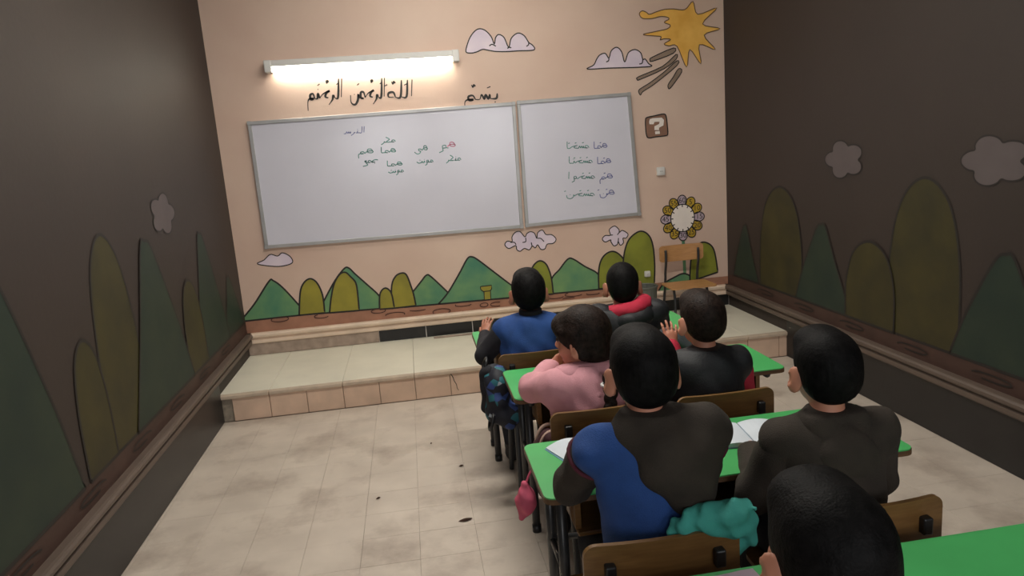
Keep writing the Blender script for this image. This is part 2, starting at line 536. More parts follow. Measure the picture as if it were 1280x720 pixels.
# little post standing on the big green hill
post = paint('painted_post', wp([(604.9, 364), (613, 363.2), (613.4, 373.8), (605.4, 374.6)]), M_olive, wall_front, d=0.0062)
ribbons('outline', [(wp([(604.9, 364), (613, 363.2), (613.4, 373.8), (605.4, 374.6), (604.9, 364)]), False)], 0.007, M_ol, post, d=0.0068)
cap = paint('painted_post_cap', wp([(600.4, 358), (614.2, 356.4), (614.4, 361), (612, 363.4), (604, 364.2), (600.8, 361.6)]), M_olive, wall_front, d=0.0072)
ribbons('outline', [(wp([(600.4, 358), (614.2, 356.4), (614.4, 361), (612, 363.4), (604, 364.2), (600.8, 361.6), (600.4, 358)]), False)], 0.007, M_ol, cap, d=0.0078)
# ovals in the earth band
lines = []
for ox, oy, rx, ry, a0, a1 in ((473, 388.6, 9, 2.6, 0, 360), (494, 393, 12, 2.6, 170, 380), (522, 387, 10, 1.2, 10, 170), (552, 389, 11, 3.2, 150, 400), (579, 380.6, 10, 2, 0, 200), (605, 381, 5, 2.4, 0, 360), (621, 380, 8, 2.6, 60, 300),
                               (584, 388, 6, 1.4, 10, 170), (695, 371, 9, 2, 0, 180), (717, 367.6, 11, 2.6, 20, 230), (741, 366.5, 8, 1.6, 0, 190), (711, 373.4, 8, 1.4, 180, 330), (770, 362, 10, 2, 0, 200), (350, 399, 11, 3, 0, 360), (402, 395, 9, 2.4, 20, 240), (850, 356, 9, 2, 0, 360)):
    pts = [W(ox+rx*math.cos(math.radians(a0+(a1-a0)*k/18)), oy+ry*math.sin(math.radians(a0+(a1-a0)*k/18))-0.09*rx*math.cos(math.radians(a0+(a1-a0)*k/18))) for k in range(19)]
    lines.append((pts, False))
ribbons('painted_band_ovals', lines, 0.006, mat('oval_line_paint', lin((70, 36, 28)), 0.6), wall_front, d=0.0055)

def cloud(pts, extra=(), put=on_front, parent=None, conv=wp, m_=None, ow=0.008):
    ol = catmull(conv(pts), 5, True)
    o = paint('painted_cloud', ol, m_ or M_cloud, parent or wall_front, put, 0.0015)
    ribbons('outline', [(ol, True)]+[(catmull(conv(e), 5), False) for e in extra], ow, M_ol, o, put, 0.0022)
    return o
cloud([(582.6, 65), (584, 56), (588, 46), (594, 38.5), (600, 36), (607, 38.5), (614, 46), (617.8, 55), (619.5, 47), (623.5, 43.2), (630, 47), (635.8, 59), (639, 48), (647, 41.5), (655, 44.5), (660.8, 53), (665, 56), (668.3, 60.5), (665, 63), (648, 63.6), (634, 64.5), (620, 64.4), (611, 63), (603.4, 61.8), (597, 64.5), (590, 66.3)],
      [[(611.5, 57.5), (615, 55.5), (619.8, 57.8)], [(634, 60.5), (637, 59.2), (639, 60)], [(660.8, 53), (660.5, 56), (658, 58)]])
cloud([(733.9, 86.4), (742, 81.3), (746, 73.5), (750, 68.6), (756.4, 66.8), (761, 72.5), (764, 63.5), (770.9, 59.2), (777, 65), (780.8, 77.5), (785.3, 66), (793.5, 62), (800.7, 66), (803.4, 74), (806.5, 74), (810.6, 79.5), (814.4, 82.8), (800, 84), (785, 84.6), (760, 85.2)],
      [[(761, 72.5), (760.5, 76), (757.5, 77.5)], [(803.4, 74), (802.5, 79), (799, 80)]])
cloud([(631, 306), (634, 301.5), (640, 302), (640, 296), (644, 290.5), (650, 289.5), (656, 296), (658.5, 292), (663, 289.6), (668, 291.5), (671, 298), (672, 291), (677.9, 287.6), (682.4, 293), (689.6, 293.4), (695, 298.8), (691.5, 304), (684, 305.2), (681, 311), (676, 311.5), (672, 306), (669, 309.8), (665.5, 307.5), (661.6, 312.2), (656, 310.5), (653, 312), (649.9, 314), (646, 312), (644.5, 307), (636, 310.5)],
      [[(638, 303), (643, 303), (645, 306)], [(653, 303), (657, 302), (657, 297)], [(665, 308), (664, 303)], [(672, 298), (676, 298), (680, 302)]], ow=0.007)
cloud([(752.8, 298.8), (756.4, 294.4), (762.8, 294), (761.6, 287), (768.2, 282.5), (773.6, 287), (774, 290.5), (778, 288), (784.8, 292.5), (782.5, 297.5), (778.6, 297.8), (779.2, 303.3), (775.4, 306.6), (772.7, 302), (771.5, 305.5), (767.3, 307.2), (763.7, 302.4), (763, 299.8), (756.6, 302.4)],
      [[(762.8, 294), (766, 293.6)], [(774, 290.5), (771.5, 293.5)], [(772.7, 302), (773, 297.5)]], ow=0.007)
cloud([(452-130, 330), (330, 325), (338, 318), (347, 320), (353, 316), (362, 320), (366, 327), (360, 331), (345, 333)], ow=0.007)

# sun in the upper right corner of the wall
fl = [(841, 11.3), (830, 12), (820, 15), (811.7, 18), (807.5, 15.3), (802.5, 13.7), (799, 17.5), (803, 23), (815, 23.3), (825, 20.8), (833, 21.4), (836, 24), (830, 28), (837.5, 31.5), (834, 36), (821.7, 39), (805.3, 42.5), (806, 44), (818, 45), (826, 46), (825, 50), (830, 48.6), (838, 49.5), (830, 55), (836, 57.5), (846, 58),
      (858, 84), (862, 62), (876, 80), (874, 56), (894, 62), (880, 44), (900, 36), (878, 30), (896, 10), (872, 18), (866, 2), (856, 12)]
sun = paint('painted_sun', catmull(wp(fl), 4, True), M_yel, wall_front, d=0.0027)
ribbons('outline', [(catmull(wp(fl), 4, True), True)], 0.007, mat('sun_line_paint', lin((112, 84, 60)), 0.6), sun, d=0.0034)
for ry_ in ([(841.7, 60), (815, 71.7), (812.4, 75), (815.5, 76.6), (841.7, 66.5)],
            [(845, 68), (828, 83), (798, 96), (796.6, 99.4), (800, 99.4), (830, 86), (845, 74)],
            [(846, 76), (830, 90), (813, 103), (801, 110.5), (798, 114), (800.5, 119), (803.5, 114.5), (818, 105), (846, 82)],
            [(848, 86), (841, 97), (835.5, 105), (835, 109), (838, 110), (852, 90)]):
    pts = catmull(wp(ry_), 3, True)
    r_ = paint('painted_sun_ray', pts, M_ray, wall_front, d=0.0018)
    ribbons('outline', [(pts, True)], 0.007, M_ol, r_, d=0.0024)

# number flower (five to sixty) cut by the corner chair
def text_mesh(name, s, size, material, parent, M4):
    cu = bpy.data.curves.new(name, 'FONT')
    cu.body = s
    cu.size = size
    cu.align_x = 'CENTER'
    cu.align_y = 'CENTER'
    cu.resolution_u = 3
    to = bpy.data.objects.new(name, cu)
    C.objects.link(to)
    dg = bpy.context.evaluated_depsgraph_get()
    me = bpy.data.meshes.new_from_object(to.evaluated_get(dg))
    bpy.data.objects.remove(to)
    bpy.data.curves.remove(cu)
    me.transform(M4)
    me.materials.clear()
    return obj(name, me, material, parent)
fc = W(853, 272.5)
for k in range(12):
    a = math.radians(90-30*k)
    pc = (fc[0]+0.128*math.cos(a), fc[1]+0.128*math.sin(a))
    el = [(pc[0]+(0.046*math.cos(t)*math.cos(a)-0.036*math.sin(t)*math.sin(a)), pc[1]+(0.046*math.cos(t)*math.sin(a)+0.036*math.sin(t)*math.cos(a))) for t in np.linspace(0, 2*math.pi, 18, endpoint=False)]
    p_ = paint('painted_petal', el, M_petal2 if k % 3 == 0 else M_petal, wall_front, d=0.0030+0.0002*(k % 2))
    ribbons('outline', [(el, True)], 0.008, M_ol, p_, d=0.0036)
    T = Matrix.Translation((pc[0]+0.006*math.cos(a), D-0.0042, pc[1]+0.006*math.sin(a))) @ Matrix.Rotation(math.radians(90), 4, 'X')
    text_mesh('petal_number', str(5*k if k else 60), 0.056, M_ol, p_, T)
el = [(fc[0]+0.095*math.cos(t), fc[1]+0.105*math.sin(t)) for t in np.linspace(0, 2*math.pi, 28, endpoint=False)]
p_ = paint('painted_flower_face', el, M_whitep, wall_front, d=0.0045)
ribbons('outline', [(el, True)]+[([(fc[0]+0.094*math.cos(t), fc[1]+0.104*math.sin(t)), (fc[0]+0.074*math.cos(t), fc[1]+0.084*math.sin(t))], False) for t in np.linspace(0, 2*math.pi, 12, endpoint=False)], 0.008, M_ol, p_, d=0.0051)
paint('painted_stem', [(fc[0]-0.012, fc[1]-0.15), (fc[0]+0.012, fc[1]-0.15), (fc[0]+0.02, ZB), (fc[0]-0.005, ZB)], M_green, wall_front, d=0.0016)

# brown question-mark square
qs = catmull(wp([(808.5, 147), (819, 144.6), (829, 142.6), (832.4, 145), (834, 157), (834.6, 167), (832, 169.6), (820, 171), (811, 172.4), (808, 169), (806.8, 158), (806.8, 150)]), 3, True)
q_ = paint('painted_question_square', qs, M_blk, wall_front, d=0.0018)
ribbons('outline', [(qs, True)], 0.009, M_ol, q_, d=0.0024)
z4 = lambda x, y: W(630+x/5.536, 125+y/5.536)
qp = [(1003, 152), (1008, 132), (1030, 126), (1090, 122), (1106, 138), (1102, 176), (1072, 192), (1072, 208), (1040, 208), (1040, 182), (1072, 166), (1076, 150), (1040, 152), (1034, 168), (1006, 168)]
g_ = paint('question_mark', [z4(*p) for p in qp], M_whitep, q_, d=0.0030)
paint('question_dot', [z4(*p) for p in ((1044, 217), (1076, 214), (1078, 234), (1046, 237))], M_whitep, q_, d=0.0030)

# ------------------------------------------------------------------ lettering
LET = {  # strokes: x runs leftwards, y up, baseline 0; (strokes, advance)
 'h': ([[(0, .3), (.25, .95), (.65, .95), (.65, .25), (.15, .05), (0, .4), (.45, .55), (.85, .3), (1.0, 0)]], 1.0),
 'm': ([[(0, 0), (.2, .5), (.55, .5), (.55, .02), (.2, -.05), (.5, 0), (.8, 0)]], .8),
 'M': ([[(0, 0), (.2, .45), (.52, .35), (.45, -.05), (.15, 0), (.6, .0), (.78, -.3), (.75, -1.1)]], .95),
 'a': ([[(0, 0), (.28, 0), (.4, .3), (.42, 1.7)]], .6),
 'A': ([[(.1, 1.75), (.14, 0)]], .45),
 'w': ([[(0, 0), (.25, .1), (.32, .55), (.66, .5), (.64, .05), (.3, .05), (.66, 0), (.62, -.5), (1.05, -.85)]], 1.1),
 'y': ([[(0, 0), (.3, .3), (.7, .3), (.6, -.1), (.3, -.2), (.5, -.65), (1.0, -.75), (1.5, -.3)]], 1.5),
 's': ([[(0, 0), (.05, .45), (.15, 0), (.35, .45), (.45, 0), (.65, .5), (.78, 0), (1.1, 0)]], 1.1),
 'H': ([[(0, 0), (.35, .12), (.2, .5), (-.15, .65), (.6, .4), (1.0, 0)]], 1.0),
 't': ([[(0, 0), (.2, .5), (.3, 0), (.6, 0)], [(.1, .95), (.18, .95)], [(.32, .98), (.4, .98)]], .6),
 'n': ([[(0, 0), (.1, .35), (.15, -.2), (.5, -.6), (1.0, -.4), (1.1, .3)], [(.55, .35), (.64, .35)]], 1.2),
 'i': ([[(0, 0), (.18, .45), (.26, 0), (.55, 0)], [(.14, .85), (.24, .85)]], .55),
 'q': ([[(0, 0), (.16, .4), (.24, 0), (.4, 0), (.9, -.1), (1.4, .3)], [(.5, .6), (.58, .6)], [(.72, .62), (.8, .62)], [(.6, .9), (.68, .9)]], 1.5),
 'k': ([[(0, 0), (.5, 0), (.62, .3), (.2, .9), (.8, 1.6)], [(.6, .05), (.9, 0)]], .9),
 'r': ([[(0, 0), (.15, .2), (.25, -.2), (.65, -.65)]], .7),
 'd': ([[(0, 0), (.3, .0), (.2, .6), (.32, .05), (.5, 0)], [(.2, 1.0), (.28, 1.0)]], .6),
 'l': ([[(0, 1.75), (.06, 0), (.45, 0)]], .45),
 'e': ([[(0, 0), (.4, .35), (.05, .5), (.35, .5), (.12, -.1), (-.1, -.7), (.7, -1.0)]], .8),
 'b': ([[(0, .55), (.06, 0), (.5, 0)], [(.1, -.4), (.2, -.4)]], .5),
 'J': ([[(-.1, .55), (.5, .65), (1.0, .1), (.4, 0), (1.0, 0)], [(.4, -.35), (.5, -.35)]], 1.0),
 'o': ([[(0, 0), (.15, .5), (.5, .45), (.5, .05), (.12, .02)]], .6),
 "'": ([[(0, 1.35), (.25, 1.2)]], 0.0),
 '"': ([[(0, 1.45), (.12, 1.6), (.2, 1.4), (.3, 1.65)]], 0.0),
 '.': ([], .35), ' ': ([], .6),
}
def word_strokes(s):
    x = 0.0
    out = []
    for ch in s:
        st, adv = LET[ch]
        for k in st:
            out.append([(x+p[0], p[1]) for p in k])
        x += adv
    return out, x
def write(name, s, x0, x1, yb, h, conv, wd, material, parent, put, d, slope=0.0):
    """s written right to left between zoom px x1 (right) and x0 (left), baseline yb, letter unit h"""
    st, L = word_strokes(s)
    lines = []
    for k in st:
        P = catmull(k, 5) if len(k) > 2 else [np.array(p) for p in k]
        lines.append(([conv(x1-(p[0]/L)*(x1-x0), yb-p[1]*h+slope*(p[0]/L)) for p in P], False))
    return ribbons(name, lines, wd, material, parent, put, d)
# painted opening phrase above the boards
z1 = lambda x, y: W(430+x/5.536, y/5.536)
calw = lambda t: 0.006+0.010*math.sin(math.pi*min(1, t*1.1+0.05))
for s, x0, x1, yb, h in (("b's\"M", 820, 1060, 680, 62), ("A'll\"o'", 300, 480, 665, 66), ("A'lr\"Hm'n", 40, 285, 668, 74), ("A'lr\"H'iM", -260, -10, 672, 74)):
    write('painted_lettering', s, x0, x1, yb, h, z1, calw, M_inkk, wall_front, on_front, 0.002, slope=0.055*(x1-x0)*1.0)

# ------------------------------------------------------------------ whiteboards
def board(label, corners, marks):
    """corners px: TL TR BR BL (outer frame)"""
    P = [W(*c) for c in corners]
    cx = sum(p[0] for p in P)/4
    t = thing('whiteboard', label, 'whiteboard', (cx, D-0.012, P[2][1]))
    L = Matrix.Translation((-cx, -(D-0.012), -P[2][1]))
    Q = [np.array(p) for p in P]
    cen = sum(Q)/4
    fw = 0.024
    inn = []
    for i in range(4):
        e1 = (Q[(i+1) % 4]-Q[i]); e1 = e1/np.linalg.norm(e1)
        e0 = (Q[i-1]-Q[i]); e0 = e0/np.linalg.norm(e0)
        inn.append(Q[i]+fw*(e1+e0))
    bm = prism([(p[0], D-0.016, p[1]) for p in inn], (0, 0.013, 0))
    bm.transform(L)
    obj('writing_panel', bm, M_board, t)
    names = ('frame_top', 'frame_side', 'frame_bottom', 'frame_side')
    for i in range(4):
        j = (i+1) % 4
        bm = prism([(p[0], D-0.026, p[1]) for p in (Q[i], Q[j], inn[j], inn[i])], (0, 0.0245, 0))
        bmesh.ops.bevel(bm, geom=bm.edges[:], offset=0.002, segments=1, affect='EDGES')
        bm.transform(L)
        obj(names[i], bm, M_alu, t)
    for i in range(4):
        bm = bmesh.new()
        c_ = Q[i]*0.93+cen*0.07 if False else Q[i]+(inn[i]-Q[i])*0.5
        add_box(bm, c_[0]-0.014, c_[0]+0.014, D-0.0285, D-0.0255, c_[1]-0.014, c_[1]+0.014, 0.003, 1)
        bm.transform(L)
        obj('corner_cap', bm, M_bracket if False else M_alu, t)
    put = lambda u, v, d: (u-cx, -0.0046-d, v-P[2][1])
    for (s, x0, x1, yb, h, conv, mt, wd, sl) in marks:
        write('handwriting', s, x0, x1, yb, h, conv, wd, mt, t, put, 0.0004, sl)
    return t
z3 = lambda x, y: W(430+x/5.536, 125+y/5.536)
xl, zb_ = -1.04, 0.921
def inv(xw, zw):
    v = np.array([xw, D, zw-CAM_H])
    return (640+FPX*(v@RA)/(v@FA), 360-FPX*(v@UA)/(v@FA))
tl = inv(xl, 1.806)
bl = inv(xl, 0.930)
IW = 0.0062
lm = [('h', 715, 768, 322, 30, z3, M_inkp, IW, 2), ('w', 655, 722, 332, 34, z3, M_inkg, IW, 4),
      ('hy', 488, 576, 346, 30, z3, M_inkg, IW, 6), ('hma', 250, 357, 360, 24, z3, M_inkg, IW, 6), ('hM', 92, 202, 366, 28, z3, M_inkg, IW, 8),
      ('mdkr', 705, 808, 414, 24, z3, M_inkg, IW, 8), ('mwiq', 500, 616, 428, 24, z3, M_inkg, IW, 8),
      ('mkr', 256, 356, 288, 22, z3, M_inkg, IW, 8), ('Jme', 128, 232, 428, 24, z3, M_inkg, IW, 8),
      ('hma', 292, 402, 450, 22, z3, M_inkg, IW, 8), ('mwiq', 304, 412, 496, 22, z3, M_inkg, IW, 8),
      ('Aldrs', 0, 145, 224, 24, z3, M_inkb, IW*0.8, 10)]
board('long white writing board with grey frame and green handwriting below tube light', [tl, (643.2, 127.5), (653.6, 284.6), bl], lm)
IR = 0.0058
rm = [("h'ma", 612, 708, 328, 28, z4, M_inkb, IR, 8), ("m's'H'a", 425, 584, 330, 28, z4, M_inkg, IR, 6),
      ("h'ma", 636, 734, 434, 28, z4, M_inkb, IR, 8), ("m's'H'ta", 440, 608, 432, 28, z4, M_inkg, IR, 6),
      ("h'M", 652, 746, 540, 30, z4, M_inkb, IR, 8), ("m's'Hw.A", 432, 624, 540, 28, z4, M_inkg, IR, 6),
      ("h'n'", 655, 758, 652, 30, z4, M_inkb, IR, 8), ("m's'Hn'", 425, 622, 660, 28, z4, M_inkg, IR, 6)]
board('square white writing board with grey frame beside the painted question-mark square', [(645.4, 126.5), (786.6, 115.8), (800, 268.8), (656.4, 283.6)], rm)

# ------------------------------------------------------------------ tube light above the long board
M_tube = emis('lit_tube', (1.0, 1.0, 0.88), 26.0)
tx1 = W(572, 70)[0]
tz = W(500, 76)[1]
t = thing('tube_light', 'lit white fluorescent tube fitting on the wall above the long board', 'tube light', (tx1-0.65, D, tz))
bm = box(-0.65, 0.65, -0.082, -0.001, 0.0, 0.042, 0.006, 2)
obj('fitting_body', bm, M_plastic, t)
bm = tube([(-0.605, -0.050, -0.017), (0.605, -0.050, -0.017)], 0.0145, 14)
obj('glass_tube', bm, M_tube, t, True)
for sx in (-1, 1):
    obj('tube_holder', box(sx*0.63-0.024, sx*0.63+0.024, -0.086, -0.002, -0.036, 0.044, 0.006, 2), M_plastic, t)
for i_, (cx_, cy_, pw_) in enumerate(FILL_TUBES):  # made-up fittings that carry the added fill lamps
    t = thing('fill_tube_fitting', 'added white tube fitting on the ceiling above the ' + ('desks' if i_ == 0 else 'edge of the platform'), 'tube light', (cx_, cy_, ZC))
    obj('fitting_body', box(-0.65, 0.65, -0.03, 0.03, -0.06, -0.001, 0.006, 2), M_plastic, t)
    obj('glass_tube', tube([(-0.6, 0, -0.078), (0.6, 0, -0.078)], 0.014, 12), M_tube, t, True)
# wall sockets
def socket(label, px, py, s, group=None):
    c_ = W(px, py)
    t = thing('wall_socket', label, 'socket', (c_[0], D-0.001, c_[1]-s/2))
    bm = box(-s/2, s/2, -0.026, -0.0005, 0, s, 0.006, 2)
    obj('plate', bm, M_plastic, t)
    bm = tube([(0, -0.0262, s/2), (0, -0.032, s/2)], s*0.26, 16)
    obj('socket_face', bm, M_plastic, t)
    for dx in (-1, 1):
        obj('pin_hole', tube([(dx*s*0.1, -0.0315, s/2), (dx*s*0.1, -0.0325, s/2)], s*0.045, 8), M_bracket, t)
socket('square white wall socket below the painted question-mark square', 825, 214, 0.062)
socket('small white wall socket on the tall painted olive hill', 808.5, 342, 0.045)

# ================================================================== MURALS ON THE SIDE WALLS
ident = lambda p: p
def side_mural(put, parent, spans):
    y0, y1 = YB+0.05, D-0.002
    paint('painted_earth_band', [(y0, ZL1-0.01), (y1, ZL1-0.01), (y1, 0.41), (y0, 0.43)], M_dearth, parent, put, 0.0012)
    for k, (u, wd, hg, kind) in enumerate(spans):
        if kind == 'g':
            pts = [(u-wd/2, 0.42), (u-wd*0.25, 0.42+hg*0.52), (u-wd*0.06, 0.42+hg*0.96), (u+wd*0.02, 0.42+hg), (u+wd*0.12, 0.42+hg*0.92), (u+wd*0.36, 0.42+hg*0.4), (u+wd/2, 0.42)]
        else:
            pts = [(u-wd/2, 0.42), (u-wd*0.48, 0.42+hg*0.5), (u-wd*0.32, 0.42+hg*0.86), (u, 0.42+hg), (u+wd*0.32, 0.42+hg*0.86), (u+wd*0.48, 0.42+hg*0.5), (u+wd/2, 0.42)]
        hill(pts, M_dgreen if kind == 'g' else M_dolive, k % 4, put, parent, None, ident, 0.014)
    lines = []
    for k in range(14):
        u = y0+0.3+k*0.5
        lines.append(([(u+0.11*math.cos(a), 0.375+0.014*math.sin(a)) for a in np.linspace(0, 5.2, 16)], False))
    ribbons('painted_band_ovals', lines, 0.007, M_ol, parent, put, 0.0055)
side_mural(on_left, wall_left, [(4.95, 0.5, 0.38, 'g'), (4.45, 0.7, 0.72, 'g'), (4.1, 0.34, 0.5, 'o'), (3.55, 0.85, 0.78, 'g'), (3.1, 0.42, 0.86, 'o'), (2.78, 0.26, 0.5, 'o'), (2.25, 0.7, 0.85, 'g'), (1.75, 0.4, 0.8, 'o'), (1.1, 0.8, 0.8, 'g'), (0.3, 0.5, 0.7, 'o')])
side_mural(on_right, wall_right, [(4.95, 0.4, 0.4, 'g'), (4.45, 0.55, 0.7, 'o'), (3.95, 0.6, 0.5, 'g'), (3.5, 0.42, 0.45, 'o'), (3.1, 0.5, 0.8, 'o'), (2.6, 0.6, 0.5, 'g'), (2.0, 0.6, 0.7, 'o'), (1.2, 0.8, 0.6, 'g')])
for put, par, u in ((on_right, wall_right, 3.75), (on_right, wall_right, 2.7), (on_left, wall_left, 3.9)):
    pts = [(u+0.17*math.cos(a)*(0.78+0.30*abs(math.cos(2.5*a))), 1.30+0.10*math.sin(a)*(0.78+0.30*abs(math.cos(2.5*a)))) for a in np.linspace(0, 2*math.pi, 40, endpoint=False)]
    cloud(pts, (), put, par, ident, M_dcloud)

# ================================================================== FURNITURE
def make_desk(x0, x1, y0, y1, label, zt=0.60):
    """double school desk: green top, plywood edge, tube legs, shelf below"""
    t = thing('school_desk', label, 'desk', ((x0+x1)/2, (y0+y1)/2, 0), 0, 'double green school desks')
    w_, d_ = x1-x0, y1-y0
    rr = rounded_rect(w_, d_, 0.03)
    bm = prism([(p[0], p[1], zt-0.018) for p in rr], (0, 0, 0.0145))
    top = obj('desk_top', bm, M_edge, t)
    rr = rounded_rect(w_-0.004, d_-0.004, 0.028)
    obj('green_laminate', prism([(p[0], p[1], zt-0.0035) for p in rr], (0, 0, 0.0035)), M_desk, top)
    for sx in (-1, 1):
        xx = sx*(w_/2-0.065)
        for yy in (-d_/2+0.13, d_/2-0.05):
            obj('leg', tube([(xx, yy, 0.012), (xx, yy, zt-0.018)], 0.0155, 12), M_steel, t, True)
            obj('foot_cap', tube([(xx, yy, 0.0), (xx, yy, 0.03)], 0.018, 12), M_bracket, t, True)
        obj('leg_rail', tube([(xx, -d_/2+0.13, 0.30), (xx, d_/2-0.05, 0.30)], 0.010, 8), M_steel, t, True)
        obj('top_rail', tube([(xx, -d_/2+0.03, zt-0.030), (xx, d_/2-0.03, zt-0.030)], 0.012, 8), M_steel, t, True)
    obj('cross_rail', tube([(-w_/2+0.065, d_/2-0.05, 0.30), (w_/2-0.065, d_/2-0.05, 0.30)], 0.010, 8), M_steel, t, True)
    obj('book_shelf', box(-w_/2+0.09, w_/2-0.09, -d_/2+0.03, d_/2-0.04, zt-0.135, zt-0.123, 0.003, 1), M_ply, t)
    for sx in (-1, 1):
        obj('shelf_bracket', box(sx*(w_/2-0.095)-0.008, sx*(w_/2-0.095)+0.008, -d_/2+0.05, d_/2-0.06, zt-0.122, zt-0.019), M_ply, t)
    obj('front_panel', box(-w_/2+0.09, w_/2-0.09, d_/2-0.045, d_/2-0.033, zt-0.20, zt-0.02, 0.002, 1), M_ply, t)
    return t
def curved_panel(w_, h_, bow, th, r, m_, name, parent, z0, y0, n=12):
    """upright plywood panel, rounded corners, bowed backwards in the middle"""
    rr = rounded_rect(w_, h_, r, 6)
    # densify long edges
    P = []
    for i in range(len(rr)):
        a, b_ = np.array(rr[i]), np.array(rr[(i+1) % len(rr)])
        k = max(1, int(np.linalg.norm(b_-a)/0.03))
        for j in range(k):
            P.append(a+(b_-a)*j/k)
    bm = bmesh.new()
    f1 = [bm.verts.new((p[0], y0-bow*(1-(2*p[0]/w_)**2), z0+h_/2+p[1])) for p in P]
    f2 = [bm.verts.new((p[0], y0+th-bow*(1-(2*p[0]/w_)**2), z0+h_/2+p[1])) for p in P]
    bm.faces.new(f1[::-1])
    bm.faces.new(f2)
    k = len(P)
    for i in range(k):
        bm.faces.new((f1[i], f1[(i+1) % k], f2[(i+1) % k], f2[i]))
    bmesh.ops.triangulate(bm, faces=[f for f in bm.faces if len(f.verts) > 4])
    return obj(name, bm, m_, parent)
def make_chair(label, x, y, rz=0.0, m_=None, z=0.0, group='plywood school chairs', w_=0.345, seat_z=0.35):
    """origin below the backrest; faces +y"""
    m_ = m_ or M_ply
    t = thing('school_chair', label, 'chair', (x, y, z), rz, group)
    curved_panel(w_, 0.150, 0.016, 0.012, 0.03, m_, 'backrest', t, 0.488, 0.0)
    rr = rounded_rect(w_, 0.32, 0.04)
    obj('seat', prism([(p[0], p[1]+0.165, seat_z) for p in rr], (0, 0, 0.012)), m_, t)
    for sx in (-1, 1):
        xx = sx*(w_/2-0.055)
        # rear leg runs up behind the seat to the backrest, front leg bends under the seat
        dz = seat_z-0.35
        obj('leg', tube(catmull([(xx*1.06, -0.065, 0.004), (xx, -0.015, 0.30), (xx, -0.006, 0.38), (xx, 0.024, 0.50), (xx, 0.022, 0.60)], 5), 0.0115, 10), M_steel, t, True)
        obj('leg', tube(catmull([(xx*1.06, 0.245, 0.004), (xx, 0.225, 0.22+dz), (xx, 0.20, 0.325+dz), (xx, 0.15, 0.338+dz), (xx, 0.0, 0.335+dz)], 5), 0.0115, 10), M_steel, t, True)
        obj('bracket', box(xx-0.012, xx+0.012, -0.028, -0.004, 0.555, 0.597, 0.004, 2), M_bracket, t)
    obj('stretcher', tube([(-w_/2+0.055, 0.221, 0.25+dz), (w_/2-0.055, 0.221, 0.25+dz)], 0.009, 8), M_steel, t, True)
    return t

DX0, DX1 = 0.27, 1.33
make_desk(0.242, 1.30, 3.175, 3.545, 'double green school desk of the boy in the dark-sleeved blue vest')
make_desk(0.305, 1.36, 2.470, 2.840, 'double green school desk where the girl in pink leans')
make_desk(0.268, 1.32, 1.702, 2.072, 'double green school desk with an open notebook, used by the boy in blue and brown')
make_desk(0.245, 1.30, 0.930, 1.300, 'double green school desk with a pink sheet of paper')
make_chair('plywood school chair under the boy in the dark-sleeved blue vest', 0.478, 2.94)
make_chair('plywood school chair under the boy with the red hood', 0.905, 2.94)
make_chair('plywood school chair under the girl in pink', 0.556, 2.20)
make_chair('plywood school chair under the child with red sleeves', 0.99, 2.20)
make_chair('plywood school chair under the boy in blue and brown', 0.476, 1.40, w_=0.36)
make_chair('plywood school chair under the child in the dark grey hooded top', 0.985, 1.40)
make_chair('plywood school chair under the boy in the plain black jacket', 0.52, 0.62)
make_chair('light plywood school chair standing empty on the platform facing the desks', 1.985, 5.16, math.pi, M_lightwood, STEP_Z+0.001, None, 0.42, 0.285).scale = (0.82, 0.82, 0.82)

# ================================================================== PEOPLE: smooth solid modelling on a grid
def cap(a, b, ra, rb): return ('c', np.array(a, float), np.array(b, float), ra, rb)
def ell(c, r, R=None): return ('e', np.array(c, float), np.array(r, float), R)
def prim_bounds(p):
    if p[0] == 'c':
        r = max(p[3], p[4])
        return np.minimum(p[1], p[2])-r, np.maximum(p[1], p[2])+r
    r = p[2].max() if p[3] is not None else p[2]
    return p[1]-r, p[1]+r
def prim_dist(p, X, Y, Z):
    if p[0] == 'c':
        a, b, ra, rb = p[1:]
        ab = b-a
        L2 = float(ab@ab)+1e-12
        px, py, pz = X-a[0], Y-a[1], Z-a[2]
        t = np.clip((px*ab[0]+py*ab[1]+pz*ab[2])/L2, 0, 1)
        return np.sqrt((px-t*ab[0])**2+(py-t*ab[1])**2+(pz-t*ab[2])**2)-(ra+(rb-ra)*t)
    c, r, R = p[1:]
    px, py, pz = X-c[0], Y-c[1], Z-c[2]
    if R is not None:   # columns of R: local axes
        px, py, pz = (R[0, 0]*px+R[1, 0]*py+R[2, 0]*pz, R[0, 1]*px+R[1, 1]*py+R[2, 1]*pz, R[0, 2]*px+R[1, 2]*py+R[2, 2]*pz)
    k0 = np.sqrt((px/r[0])**2+(py/r[1])**2+(pz/r[2])**2)
    k1 = np.sqrt((px/r[0]**2)**2+(py/r[1]**2)**2+(pz/r[2]**2)**2)+1e-9
    return k0*(k0-1)/k1
